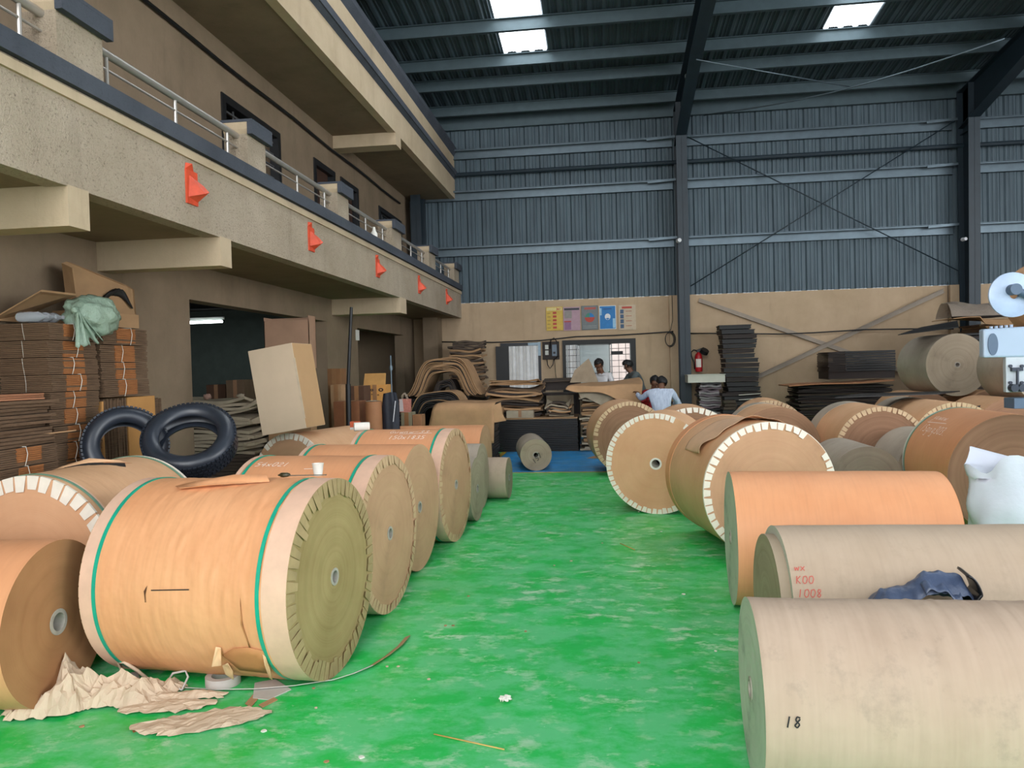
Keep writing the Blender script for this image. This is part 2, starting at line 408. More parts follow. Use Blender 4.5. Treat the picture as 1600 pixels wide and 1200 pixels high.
for x, lab in cols:
    root = empty('steel_column', (x, YB - 0.14, 0)); tag(root, lab, 'column', 'portal frame columns')
    mb = MB(); ztop = zroof(YB - 0.6) - 0.24; z0 = 0.0 if x > -2 else 2.75
    ibeam(mb, (0, 0, z0), (0, 0, ztop), 0.22, 0.36, 0.52); mb.build('shaft', M_steel, root)
    if z0 == 0.0:
        mb = MB(); mb.box((-0.2, -0.52, 0), (0.2, 0.0, 0.03)); mb.build('base_plate', M_steel, root)
    mb = MB(); mb.box((-0.06, -0.50, ztop - 0.9), (0.06, -0.0, ztop - 0.88)); mb.box((-0.1, -0.5, ztop - 0.02), (0.1, 0.0, ztop)); mb.build('stiffener', M_steel, root)
    rr = empty('roof_rafter', (x, YB - 0.14, ztop)); tag(rr, lab.replace('column', 'rafter').replace('tall ', 'deep ').replace('left of the fire extinguisher', 'rising overhead above the posters side').replace('at the far end of the upper balcony', 'hidden above the balcony roof').replace('at the right end of the back wall', 'in the dark upper right corner'), 'roof beam', 'portal frame rafters')
    mb = MB()
    ya, yb_ = -0.05, -(YB - 0.14) - 4.0
    ztp = lambda y: zroof(YB - 0.14 + y) - 0.225 - ztop
    P0 = Vector((0, ya, ztp(ya))); P1 = Vector((0, ya - 3.2, ztp(ya - 3.2))); P2 = Vector((0, yb_, ztp(yb_)))
    ibeam(mb, P0, P1, 0.22, 0.75, 0.42, up=(0, 0, -1)); ibeam(mb, P1, P2, 0.22, 0.42, 0.5, up=(0, 0, -1)); mb.build('haunched_beam', M_steel, rr)

# cross bracing rods
def rod(name, pts, r, m, lab, cat='brace', group=None):
    mb = MB(); mb.tube(pts, r, 6); return tag(mb.build(name, m, smooth=True), lab, cat, group)
yb2 = YB - 0.05
M_angle = mat('cream_painted_angle', (150, 136, 120), 0.6, 0.1)
def angle(a, b, lab):
    mb = MB(); a = Vector(a); b = Vector(b); d = (b - a).normalized(); n = Vector((0, -1, 0)); s_ = d.cross(n) * 0.045
    for off, w2, t2 in ((Vector(), s_, n * 0.008), (s_ - d.cross(n) * 0.003, d.cross(n) * 0.004, n * 0.06)):
        vs = []
        for p in (a, b):
            for q in (off - w2, off + w2, off + w2 + t2, off - w2 + t2): vs.append(p + q)
        mb.add(vs, [(0, 1, 2, 3), (7, 6, 5, 4), (0, 4, 5, 1), (1, 5, 6, 2), (2, 6, 7, 3), (3, 7, 4, 0)])
    tag(mb.build('bracing_angle', M_angle), lab, 'brace', 'wall bracing on the cream masonry')
angle((2.05, YB - 0.02, 2.92), (7.0, YB - 0.02, 0.95), 'pale angle brace falling to the right across the cream wall')
angle((7.0, YB - 0.1, 2.92), (2.6, YB - 0.1, 0.95), 'pale angle brace rising to the right across the cream wall')
rod('bracing_rod', [(1.85, YB - 0.26, 3.2), (7.2, YB - 0.26, 6.35)], 0.012, M_steel, 'thin brace rod rising to the right on the blue cladding', group='wall bracing rods')
rod('bracing_rod', [(1.85, YB - 0.31, 6.35), (7.2, YB - 0.31, 3.3)], 0.012, M_steel, 'thin brace rod falling to the right on the blue cladding', group='wall bracing rods')
a_, b_ = Vector((1.8, 13.9, 7.15)), Vector((7.3, 16.4, 6.9))
rod('roof_bracing_rod', [at(1088, 93, Y=13.6), at(1330, 136, Y=15.0)], 0.012, M_girt, 'thin roof brace rod beside the rafter falling to the right', group='roof bracing rods')
pa, pb = at(1100, 180, Y=16.6), at(1570, 60, Y=13.2)
rod('roof_bracing_rod', [pa.lerp(pb, k / 8) - Vector((0, 0, 0.18 * math.sin(PI * k / 8))) for k in range(9)], 0.014, M_girt, 'long sagging roof brace rod rising to the upper right', group='roof bracing rods')

# ------------------------------------------------------------------ left building
S0, S1 = YF, YB
w = MB()   # inner wall: lower storey with two wide openings, upper storey with doors
def wall_x(mb, x0, x1, y0, y1, z0, z1, holes):
    ys = sorted({y0, y1} | {h[0] for h in holes} | {h[1] for h in holes})
    for a, b in zip(ys, ys[1:]):
        hs = sorted([h for h in holes if h[0] < b - 1e-6 and h[1] > a + 1e-6], key=lambda h: h[2]); z = z0
        for h in hs:
            if h[2] > z: mb.box((x0, a, z), (x1, b, h[2]))
            z = h[3]
        if z < z1: mb.box((x0, a, z), (x1, b, z1))
LOW = [(7.54, 11.5, 0.0, 2.36), (13.0, 16.1, 0.0, 2.33)]
UP = [(8.36, 9.95, 2.9, 4.79), (11.16, 12.07, 2.75, 4.8), (12.34, 13.25, 2.75, 4.8), (14.5, 16.15, 3.6, 4.77)]
wall_x(w, XI - 0.2, XI, S0, S1, 0, 5.38, LOW + UP)
struct(w.build('wall_left', M_plaster_in))
struct(MB().box((-3.95, YB - 0.45, 0), (-3.62, YB - 0.002, 2.72)).build('trim_1', M_plaster_in), 'cream corner pier under the balcony')
struct(MB().box((XI, S0, 2.72), (XL - 0.14, S1, 2.86)).build('trim_2', M_plaster_in), 'balcony floor slab')
# parapet fascia
w = MB(); w.box((XL - 0.14, S0, 2.712), (XL, S1, 3.32)); struct(w.build('wall_left_parapet', M_stucco))
w = MB(); w.box((XL - 0.17, S0, 3.24), (XL + 0.02, S1, 3.30)); struct(w.build('trim_3', M_plaster), 'plain cream moulding under the blue band')
w = MB(); w.box((XL - 0.22, S0, 3.32), (XL + 0.045, S1, 3.44)); struct(w.build('trim_4', M_bluepaint), 'slate blue coping band along the balcony')
for k, (y0, y1) in enumerate(((4.26, 4.45), (6.09, 6.28), (11.76, 12.14), (0.4, 0.6))):
    mb = MB(); mb.prism([(XI, y0, 2.72), (XL + 0.003, y0, 2.72), (XL + 0.003, y0, 2.475), (XI, y0, 2.475)], (0, y1 - y0, 0))
    tag(mb.build('cantilever_beam', M_plaster), ['cream concrete cantilever beam at the left edge of the picture', 'cream cantilever beam over the green tied bag side', 'cream cantilever beam behind the leaning black pole', 'cream cantilever beam out of view behind the camera'][k], 'beam', 'balcony cantilever beams')
# upper slab and its moulded edge
XU = -3.23
struct(MB().box((-11, S0, 5.38), (XU - 0.12, S1, 5.5)).build('trim_5', M_plaster_in), 'soffit of the upper slab')
w = MB(); w.box((XU - 0.12, S0, 5.372), (XU, S1, 6.52)); struct(w.build('wall_left_upper', M_plaster))
w = MB(); w.box((XU, S0, 5.86), (XU + 0.07, S1, 5.96)); w.prism([(XU, S0, 5.80), (XU + 0.05, S0, 5.86), (XU, S0, 5.86)], (0, S1 - S0, 0)); struct(w.build('trim_6', M_bluepaint), 'grey ledge on the upper slab')
w = MB(); w.box((XU - 0.2, S0, 6.42), (XU + 0.06, S1, 6.5)); w.prism([(XU, S0, 6.30), (XU + 0.06, S0, 6.42), (XU, S0, 6.42)], (0, S1 - S0, 0)); struct(w.build('trim_7', M_bluepaint), 'grey coping on top of the left building')
for k, (y0, y1) in enumerate(((12.05, 12.36), (5.9, 6.2))):
    mb = MB(); mb.box((XI, y0, 5.18), (XU + 0.003, y1, 5.381)); tag(mb.build('soffit_beam', M_plaster), ['shallow cream beam under the upper slab near its far end', 'shallow cream beam under the upper slab out of the picture', 'shallow cream beam where the upper slab meets the back wall'][k], 'beam', 'beams under the upper slab')
# rooms behind the openings
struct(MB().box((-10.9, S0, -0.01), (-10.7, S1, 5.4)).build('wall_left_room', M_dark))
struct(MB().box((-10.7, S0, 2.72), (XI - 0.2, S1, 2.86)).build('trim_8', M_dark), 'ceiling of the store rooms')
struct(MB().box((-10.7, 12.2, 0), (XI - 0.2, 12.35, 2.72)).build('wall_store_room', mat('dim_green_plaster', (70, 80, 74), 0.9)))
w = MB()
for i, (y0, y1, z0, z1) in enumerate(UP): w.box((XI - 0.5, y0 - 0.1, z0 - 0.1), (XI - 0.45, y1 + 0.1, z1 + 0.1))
struct(w.build('trim_9', M_black), 'black sheets standing in for shade behind the upper doors')  # flat black sheets put in for the shade inside the upper rooms
M_frame = mat('black_door_frame', (24, 24, 26), 0.5, 0.1); M_leaf = mat('brown_door_leaf', (72, 46, 32), 0.6, 0.15)
for i, (y0, y1, z0, z1) in enumerate(UP):
    win = i in (0, 3)
    root = struct(empty(('window_%d' if win else 'door_%d') % (i + 5), (XI, y0, z0)))
    mb = MB(); t = 0.09; W = y1 - y0; Hh = z1 - z0
    mb.box((-0.1, 0, 0), (0.02, t, Hh)); mb.box((-0.1, W - t, 0), (0.02, W, Hh)); mb.box((-0.1, t, Hh - t), (0.02, W - t, Hh))
    mb.build('frame', M_frame, root)
    if win:
        g = MB()
        for k in range(1, 12): g.box((-0.06, t, k * Hh / 12), (-0.045, W - t, k * Hh / 12 + 0.022))
        for k in range(1, 4): g.box((-0.065, W * k / 4, 0), (-0.05, W * k / 4 + 0.02, Hh - t))
        g.build('grille', mat('grey_grille', (84, 84, 84), 0.5), root)
    else:
        MB().box((-0.09, t, 0.0), (-0.05, W * 0.8, Hh - t)).build('leaf', M_leaf, root)
# conduit under the soffit
mb = MB(); mb.tube([(XI + 0.03, y, 5.12 + 0.01 * math.sin(y * 2)) for y in [S0 + k * 0.7 for k in range(31)]], 0.022, 6)
tag(mb.build('wall_conduit', M_black, smooth=True), 'black cable conduit along the top of the upper balcony wall', 'cable')

# parapet pillars and steel railings
PIL = [(-0.5, -0.08), (1.9, 2.32), (4.22, 4.64), (6.66, 7.03), (9.02, 9.42), (11.42, 11.96), (13.9, 14.42), (16.28, 16.8)]
plab = ['just left of the first railing at the picture top left', 'between the first and second full railings', 'in front of the second dark balcony door', 'beyond the second orange lamp cover', 'beside the white bottle on the balcony', 'second from the far end of the balcony', 'at the far end of the balcony']
for k, (y0, y1) in enumerate(PIL):
    root = empty('parapet_pillar', (XL - 0.09, (y0 + y1) / 2, 3.44)); h = (y1 - y0) / 2
    tag(root, 'cream parapet pillar with blue cap ' + (plab[k - 1] if k > 1 else ['behind the camera, out of view', 'overhead out of the picture'][k]), 'pillar', 'parapet pillars')
    MB().box((-0.13, -h, 0), (0.09, h, 0.30)).build('shaft', M_stucco, root)
    mb = MB(); mb.prism([(-0.13, -h, 0.30), (-0.13, -h - 0.02, 0.34), (-0.13, -h - 0.02, 0.40), (-0.13, h + 0.02, 0.40), (-0.13, h + 0.02, 0.34), (-0.13, h, 0.30)], (0.23, 0, 0)); mb.build('moulding', M_plaster, root)
    MB().box((0.101, -h - 0.025, 0.29), (0.15, h + 0.03, 0.40)).box((-0.15, -h - 0.025, 0.401), (0.15, h + 0.03, 0.425)).build('cap', M_bluepaint, root)
for k in range(len(PIL) - 1):
    y0, y1 = PIL[k][1], PIL[k + 1][0]; x = XL - 0.10
    root = empty('balcony_railing', (x, y0, 3.44))
    tag(root, 'stainless steel railing ' + ['out of view behind the camera', 'over the picture top left corner', 'left of the large dark window', 'in front of the large dark window'][k] if k < 4 else 'stainless steel railing ' + ['in front of the brown upper door', 'beside the small white bottle', 'at the far end of the balcony'][k - 4], 'railing', 'balcony railings')
    L = y1 - y0
    MB().cyl((0, 0.0, 0.285), (0, L, 0.285), 0.028, n=12).build('top_rail', M_chrome, root, smooth=40)
    for z in (0.18, 0.065): MB().cyl((0, 0, z), (0, L, z), 0.009, n=8).build('rail', M_chrome, root, smooth=40)
    for q in (0.09, 0.5, 0.91):
        MB().cyl((0.0, L * q, 0), (0.0, L * q, 0.27), 0.014, n=8).build('post', M_chrome, root, smooth=40)

# orange covered lamps on the parapet face
M_flag = mat('orange_red_plastic_wrap', (226, 84, 50), 0.5, 0.15, 9.0, 0.3, 20)
flab = ['largest orange wrapped lamp, nearest the camera', 'second orange wrapped lamp along the balcony face', 'third orange wrapped lamp along the balcony face', 'fourth orange wrapped lamp along the balcony face', 'smallest orange wrapped lamp, farthest along the balcony']
for k, y in enumerate((5.67, 8.12, 10.6, 13.06, 15.4)):
    mb = MB(); z0, z1 = 2.89, 3.15
    mb.box((XL, y - 0.09, z0), (XL + 0.015, y + 0.07, z1))
    a = [(XL + 0.015, y - 0.07, z0 + 0.05), (XL + 0.015, y + 0.06, z0 + 0.03), (XL + 0.015, y + 0.06, z1 - 0.06), (XL + 0.015, y - 0.05, z1 - 0.04), (XL + 0.11, y + 0.0, z0 + 0.08), (XL + 0.12, y + 0.05, z0 + 0.10), (XL + 0.08, y + 0.04, z1 - 0.11)]
    mb.add(a, [(0, 1, 5, 4), (1, 2, 6, 5), (2, 3, 6), (3, 0, 4, 6), (4, 5, 6)])
    mb.add([(XL + 0.002, y - 0.09, z1), (XL + 0.006, y + 0.03, z1), (XL + 0.03, y - 0.03, z1 + 0.05), (XL + 0.002, y - 0.08, z1 + 0.05)], [(0, 1, 2, 3)])
    tag(mb.build('wrapped_wall_lamp', M_flag), flab[k], 'wall lamp', 'orange wrapped lamps on the parapet')

# ------------------------------------------------------------------ paper reels
K_or = paper_mat('orange_kraft_wrap', (226, 166, 120), (216, 152, 106), 0.55, wrink=0.45)
K_or2 = paper_mat('smooth_orange_kraft', (222, 160, 116), (212, 148, 104), 0.55, wrink=0.12)
K_br = paper_mat('brown_kraft_wrap', (216, 172, 132), (202, 156, 116), 0.65, wrink=0.35)
K_gr = paper_mat('grey_beige_paper', (184, 165, 144), (172, 152, 130), 0.7, stains=0.45, stain_col=(150, 136, 116), wrink=0.15)
K_gr2 = paper_mat('wrinkled_grey_beige_paper', (182, 162, 142), (170, 148, 128), 0.7, bands=0.5, stains=0.5, stain_col=(128, 116, 104), wrink=0.2)
K_gr3 = paper_mat('cool_grey_paper', (178, 166, 150), (160, 148, 132), 0.75, stains=0.3, stain_col=(120, 110, 100), wrink=0.2)
F_ol = ring_mat('olive_reel_end', (172, 150, 104), (146, 124, 80), 0.55)
F_kr = ring_mat('kraft_reel_end', (212, 166, 128), (202, 154, 116), 0.3)
F_kg = ring_mat('dusty_kraft_reel_end', (196, 156, 122), (178, 138, 106), 0.45, smear=0.25, smear_col=(140, 112, 92))
F_dk = ring_mat('brown_ringed_reel_end', (160, 122, 96), (128, 96, 74), 0.75)
F_gr = ring_mat('grey_reel_end', (176, 160, 138), (150, 134, 114), 0.7, smear=0.35, smear_col=(118, 106, 94))
F_wh = ring_mat('pale_grey_green_reel_end', (206, 208, 196), (178, 184, 172), 0.45, smear=0.5, smear_col=(120, 126, 120))
F_dg = ring_mat('dark_grey_brown_reel_end', (156, 140, 124), (126, 110, 98), 0.6, smear=0.4, smear_col=(160, 148, 134))
T_wh = mat('white_paper_flaps', (238, 230, 214), 0.7, 0.06, 9.0)
T_kr = mat('kraft_paper_flaps', (206, 170, 132), 0.75, 0.12, 9.0)
T_ol = mat('olive_kraft_flaps', (178, 152, 108), 0.75, 0.15, 9.0)
T_tan = mat('tan_paper_flaps', (210, 180, 142), 0.75, 0.12, 9.0)
S_gr = mat('green_strap', (24, 168, 138), 0.35, 0.1, 8.0); S_pale = mat('pale_edge_band', (226, 186, 160), 0.6, 0.08, 8.0)
S_dull = mat('dull_green_strap', (110, 152, 126), 0.5, 0.1, 8.0)
M_core = mat('grey_core_tube', (176, 168, 156), 0.8, 0.12, 20.0); M_corew = mat('white_core_tube', (232, 228, 218), 0.7, 0.08)
M_hole_shade = mat('painted_hole_shade', (26, 23, 21), 0.9, 0.1)  # near-black colour stands for the shade deep in holes and tears
M_chalk = mat('white_chalk', (250, 240, 228), 0.9, 0.05)
M_ink = mat('black_marker', (26, 26, 28), 0.8, 0.05); M_red = mat('faded_red_ink', (196, 96, 84), 0.8, 0.1)

def end_face(root, name, x, R_, sgn, fmat, core, cmat):
    rc = core; mb = MB(); prof = [(rc, 0.0)]
    k = 10
    for i in range(1, k + 1): prof.append((rc + (R_ - rc - 0.001) * i / k, sgn * 0.0025 * math.sin(i * 2.1)))
    prof[-1] = (R_ - 0.001, 0.0)
    mb.lathe(prof, axis='X', n=72); mb.build(name, fmat, root, smooth=True, loc=(x, 0, R_))
    mb = MB(); mb.lathe([(rc, 0.0), (rc, sgn * 0.004), (rc * 0.70, sgn * 0.004), (rc * 0.68, -sgn * 0.3)], axis='X', n=28)
    c = mb.build('core_tube', cmat, root, smooth=40, loc=(x, 0, R_))
    mb = MB(); mb.lathe([(rc * 0.69, -sgn * 0.29), (0.0005, -sgn * 0.29)], axis='X', n=28); mb.build('bore_shade_disc', M_hole_shade, c)  # dark disc closes the tube, painting the shade of its depth

def flap_ring(root, x, R_, sgn, fm, n, ln, missing=(), seed=1, lift=0.012, arc=None):
    r_ = random.Random(seed); mb = MB(); da = 2 * PI / n
    for k in range(n):
        if k in missing or (arc and not any(a <= k <= b for a, b in arc)): continue
        g = 0.07 + 0.05 * r_.random(); a0 = (k + g) * da; a1 = (k + 1 - g * 0.4) * da; l = ln * (0.86 + 0.25 * r_.random()); li = lift * r_.random() ** 2; sh = (r_.random() - 0.5) * 0.25 * da
        ro = R_ + 0.0025; ri = R_ - l
        P = [(ro, a0, -0.012), (ro, a1, -0.012), (ro, a1, 0.003), (ri + 0.004 * r_.random(), a1 + sh - 0.05 * da, 0.004 + li), (ri, a0 + sh + 0.10 * da, 0.004 + li), (ro, a0, 0.003)]
        def q(r, a, h): return (sgn * h, r * math.sin(a), r * math.cos(a))
        top = [q(*p) for p in P]
        back = [q(r - (0.0015 if i in (0, 1) else 0), a, h - 0.002) for i, (r, a, h) in enumerate(P)]
        mb.add(top + back, [(0, 1, 2, 5), (5, 2, 3, 4), (6, 11, 8, 7), (11, 10, 9, 8), (3, 9, 10, 4), (2, 8, 9, 3), (4, 10, 11, 5), (0, 5, 11, 6), (1, 7, 8, 2), (0, 6, 7, 1)])
    return mb.build('folded_edge_flaps', fm, root, loc=(x, 0, R_))

def surf(R_, s, th, lift=0.0): return Vector((s, (R_ + lift) * math.sin(th), R_ + (R_ + lift) * math.cos(th)))

GLYPH = {'0': [[(0.2, 0), (0, 0.3), (0.1, 0.9), (0.45, 1), (0.6, 0.6), (0.45, 0.1), (0.2, 0)]], '1': [[(0.3, 1), (0.2, 0)]], '2': [[(0, 0.8), (0.3, 1), (0.55, 0.75), (0.05, 0.05), (0.6, 0)]],
         '3': [[(0.05, 0.9), (0.4, 1), (0.5, 0.7), (0.2, 0.52), (0.5, 0.35), (0.4, 0.05), (0, 0.05)]], '4': [[(0.4, 1), (0, 0.35), (0.6, 0.35)], [(0.45, 0.6), (0.35, -0.1)]], '5': [[(0.55, 1), (0.15, 1), (0.1, 0.55), (0.5, 0.5), (0.45, 0.1), (0, 0)]],
         '6': [[(0.45, 1), (0.05, 0.5), (0.1, 0.05), (0.45, 0.1), (0.4, 0.45), (0.1, 0.4)]], '7': [[(0, 1), (0.55, 1), (0.2, 0)]], '8': [[(0.5, 0.9), (0.2, 1), (0.1, 0.7), (0.5, 0.3), (0.3, 0), (0.05, 0.2), (0.5, 0.8)]], 'x': [[(0, 0.6), (0.5, 0)], [(0.5, 0.6), (0, 0)]],
         'G': [[(0.55, 0.9), (0.2, 1), (0, 0.5), (0.2, 0), (0.55, 0.1), (0.55, 0.45), (0.3, 0.45)]], 'S': [[(0.55, 0.9), (0.2, 1), (0.1, 0.65), (0.5, 0.4), (0.4, 0.05), (0, 0.05)]], 'y': [[(0, 0.6), (0.2, 0.1)], [(0.55, 0.65), (0.05, -0.5)]], 'u': [[(0, 0.6), (0.05, 0.05), (0.4, 0.1), (0.45, 0.6)]],
         'n': [[(0, 0), (0.05, 0.55), (0.35, 0.55), (0.4, 0)]], 'w': [[(0, 0.5), (0.12, 0), (0.28, 0.45), (0.42, 0), (0.58, 0.55)]], '-': [[(0, 0.4), (0.5, 0.45)]], '.': [[(0.1, 0), (0.2, 0.05)]], 'K': [[(0.05, 1), (0, 0)], [(0.5, 1), (0.05, 0.5), (0.5, 0)]],
         'L': [[(0.05, 1), (0, 0), (0.5, 0.05)]], 'J': [[(0.1, 1), (0.6, 1)], [(0.4, 1), (0.3, 0.1), (0.05, 0.1)]], 'g': [[(0.5, 0.6), (0.15, 0.6), (0.1, 0.1), (0.5, 0.2)], [(0.5, 0.6), (0.45, -0.4), (0.1, -0.4)]], 'o': [[(0.2, 0), (0, 0.3), (0.3, 0.6), (0.5, 0.3), (0.2, 0)]], ' ': [], '_': [[(0, 0), (1.0, 0.05)]]}
def strokes(text, h, slant=0.12):
    out = []; x = 0
    for ch in text:
        for st in GLYPH[ch]: out.append([((x + p[0] + slant * p[1]) * h, p[1] * h) for p in st])
        x += 0.78 if ch != '_' else 1.0
    return out
def write_on_reel(root, R_, text_lines, s0, th0, m, wdt=0.005, flip=1, side=1, name='handwriting', lift=0.0035):
    """text_lines: (text, height, ds, dt); s runs along the axis * flip, text up runs to decreasing |th| """
    mb = MB()
    for text, h, ds, dt in text_lines:
        for st in strokes(text, h):
            pts = []
            for (u, v) in st:
                pts.append((s0 + flip * (ds + u), th0 - side * (dt + v) / R_))
            # subdivide
            P = []
            for a, b in zip(pts, pts[1:]):
                for k in range(3): P.append((a[0] + (b[0] - a[0]) * k / 3, a[1] + (b[1] - a[1]) * k / 3))
            P.append(pts[-1])
            for a, b in zip(P, P[1:]):
                A = surf(R_, a[0], a[1], lift); B = surf(R_, b[0], b[1], lift); nrm = Vector((0, math.sin(a[1]), math.cos(a[1])))
                d = (B - A); sd = d.cross(nrm); 
                if sd.length < 1e-9: continue
                sd = sd.normalized() * wdt / 2
                mb.add([A - sd, B - sd, B + sd, A + sd], [(0, 1, 2, 3)])
    return mb.build(name, m, root, fix=False)
def write_flat(root, lines, origin, ux, uy, m, wdt, name='lettering'):
    mb = MB(); ux = Vector(ux).normalized(); uy = Vector(uy).normalized(); nn = ux.cross(uy); o = Vector(origin)
    for text, h, dx, dy in lines:
        for st in strokes(text, h):
            for a, b in zip(st, st[1:]):
                A = o + ux * (dx + a[0]) + uy * (dy + a[1]); B = o + ux * (dx + b[0]) + uy * (dy + b[1]); sd = (B - A).cross(nn).normalized() * wdt / 2
                mb.add([A - sd, B - sd, B + sd, A + sd], [(0, 1, 2, 3)])
    return mb.build(name, m, root, fix=False)

def reel(label, x, y, yaw, R_, L, body, fA, fB, group, z=0.0, core=0.045, cmat=None, tA=None, tB=None, straps=(), bands=(), seed=1, warp=0.0025, fine=None):
    """paper reel lying on its side; face A is at (x, y), the axis runs off at yaw degrees"""
    root = empty('paper_reel', (x, y, z), R(yaw)); tag(root, label, 'paper reel', group)
    r_ = random.Random(seed); n = 160 if fine else 96; m = int(L / 0.012) if fine else max(6, int(L / 0.09)); mb = MB(); vs = []
    off = r_.random() * 40
    for i in range(m + 1):
        for k in range(n):
            a = 2 * PI * k / n
            d = warp * noise.noise(Vector((i * L / m * 4 + off, math.cos(a) * 2, math.sin(a) * 2))) if 0 < i < m else 0
            if fine and 0 < i < m: d += fine(i * L / m, a)
            rr = R_ + d - (0.003 if i in (0, m) else 0)
            vs.append((i * L / m, rr * math.sin(a), rr * math.cos(a)))
    fs = [(i * n + k, i * n + (k + 1) % n, (i + 1) * n + (k + 1) % n, (i + 1) * n + k) for i in range(m) for k in range(n)]
    mb.add(vs, fs); mb.build('wrapper', body, root, smooth=True, loc=(0, 0, R_))
    cm = cmat or M_core
    end_face(root, 'end_face', 0.0, R_, -1, fA, core, cm); end_face(root, 'end_face', L, R_, 1, fB, core, cm)
    for t, xx, sg in ((tA, 0.0, -1), (tB, L, 1)):
        if t: flap_ring(root, xx, R_, sg, t[0], t[1], t[2], t[3] if len(t) > 3 else (), seed + xx)
    for (s0, s1, m_) in bands:
        mb = MB(); mb.lathe([(R_ - 0.004, s0), (R_ + 0.0032, s0), (R_ + 0.0032, s1), (R_ - 0.004, s1)], axis='X', n=96); mb.build('edge_band', m_, root, smooth=30, loc=(0, 0, R_))
    for sp in straps:
        s0 = sp[0]; m_ = sp[1] if len(sp) > 1 else S_gr
        mb = MB(); mb.lathe([(R_ + 0.001, s0), (R_ + 0.005, s0), (R_ + 0.005, s0 + 0.019), (R_ + 0.001, s0 + 0.019)], axis='X', n=96); mb.build('strap', m_, root, smooth=30, loc=(0, 0, R_))
    return root

def wrinkle1(s, a):
    e = min(1, s / 0.16) * min(1, max(0, (0.98 - s)) / 0.1)
    w = noise.noise(Vector((s * 16, a * 3.2, 1))); w2 = noise.noise(Vector((s * 34, a * 6, 9)))
    r_ = (1 - abs(w) * 3) if abs(w) < 0.33 else 0
    m_ = max(0, noise.noise(Vector((s * 3.5, a * 1.6, 4))) + 0.35)
    return e * (0.006 * r_ * m_ + 0.0018 * w2 + 0.004 * noise.noise(Vector((s * 2.6, a * 1.4, 7))))
RIDGES = [(0.50, .9, .004), (0.575, 1.3, .0035), (0.60, 1.1, .003), (0.66, 1.5, .004), (0.74, .9, .003), (0.83, 1.2, .004), (0.88, 1.0, .0035), (0.43, .8, .003), (0.96, 1.1, .003), (1.05, 1.2, .004)]
def wrinkle7(s, a):
    d = 0.0012 * noise.noise(Vector((s * 12, a * 5, 2))) + 0.003 * noise.noise(Vector((s * 2.2, a * 2, 6)))
    for k, (c, wd, am) in enumerate(RIDGES):
        x = s - c - 0.018 * noise.noise(Vector((a * 1.3, k * 3.1, 0)))
        d += am * math.exp(-(x / 0.006) ** 2) * max(0, 0.55 + noise.noise(Vector((a * 1.8, k * 7.7, 5))))
    return d
GL, GR, GS = 'kraft paper reels lying in the left row', 'paper reels lying on the right side of the aisle', 'small grey paper reels'
# left row (face A looks right, towards the aisle)
r1 = reel('large orange kraft reel with two green straps and torn wrapper, front of the left row', -1.41, 3.80, 174.7, 0.502, 1.09, K_or, F_ol, F_ol, GL, tA=(T_ol, 56, 0.085), tB=(T_kr, 56, 0.07), straps=((0.135,), (1.0,)), bands=((0.0, 0.125, S_pale), (1.015, 1.09, S_pale)), seed=11, warp=0.003, fine=wrinkle1)
r0 = reel('smaller orange reel with plain brown end at the lower left edge', -2.64, 3.38, 183.1, 0.391, 1.10, K_or2, ring_mat('brown_plain_reel_end', (170, 124, 84), (152, 108, 72), 0.3), F_kr, GL, core=0.062, seed=12)
r2 = reel('brown wrapped reel with white flaps on its near end behind the lower left reel', -3.20, 3.90, 88.5, 0.513, 0.96, K_br, F_kr, F_kr, GL, tA=(T_wh, 40, 0.085), straps=((0.05, S_dull), (0.91, S_dull)), bands=((0.075, 0.085, S_pale), (0.945, 0.96, T_wh)), seed=13)
r3 = reel('orange kraft reel marked with chalk, second in the left row', -1.41, 4.83, 174.7, 0.503, 0.92, K_or2, F_kg, F_kg, GL, tA=(T_kr, 60, 0.06), tB=(T_kr, 60, 0.06), straps=((0.11,), (0.86,)), bands=((0.0, 0.105, S_pale), (0.89, 0.92, S_pale)), seed=14)
r4 = reel('orange reel with bare ringed end and no flaps, third in the left row', -1.46, 5.84, 174.7, 0.490, 0.89, K_or2, F_kg, F_kg, GL, straps=((0.83, S_gr),), bands=((0.86, 0.89, S_pale),), seed=15)
r5 = reel('orange reel with a column of chalk writing on top, fourth in the left row', -1.37, 6.86, 174.7, 0.508, 0.88, K_or2, F_kg, F_kg, GL, tA=(T_kr, 60, 0.06), tB=(T_kr, 60, 0.06), straps=((0.10,), (0.82,)), bands=((0.0, 0.095, S_pale), (0.85, 0.88, S_pale)), seed=16)
r6 = reel('grey reel end on to the aisle just beyond the chalk marked orange reels', -1.33, 7.77, 176.0, 0.327, 0.60, K_gr3, F_gr, F_gr, GS, seed=17)
r6b = reel('second grey reel tucked behind the nearer grey reel', -1.39, 8.48, 177.0, 0.36, 0.60, K_gr3, F_gr, F_gr, GS, seed=18)
r7 = reel('plain orange reel at the far end of the left row', -1.56, 9.82, 177.0, 0.415, 1.2, K_or2, F_kg, F_kg, GL, seed=19)
r8 = reel('short pale grey reel standing out beyond the left row', -1.17, 9.10, 177.0, 0.245, 0.50, K_gr, F_gr, F_gr, GS, seed=20)
r9 = reel('brown reel with white flaps carrying the tall white carton', -3.21, 7.50, 72.0, 0.475, 1.1, K_br, F_kg, F_kr, GL, tA=(T_wh, 46, 0.06, (6,)), seed=21)
rg = reel('small grey reel lying alone on the blue floor', -1.06, 11.50, 99.9, 0.239, 1.1, K_gr3, F_gr, F_gr, GS, core=0.05, seed=22)
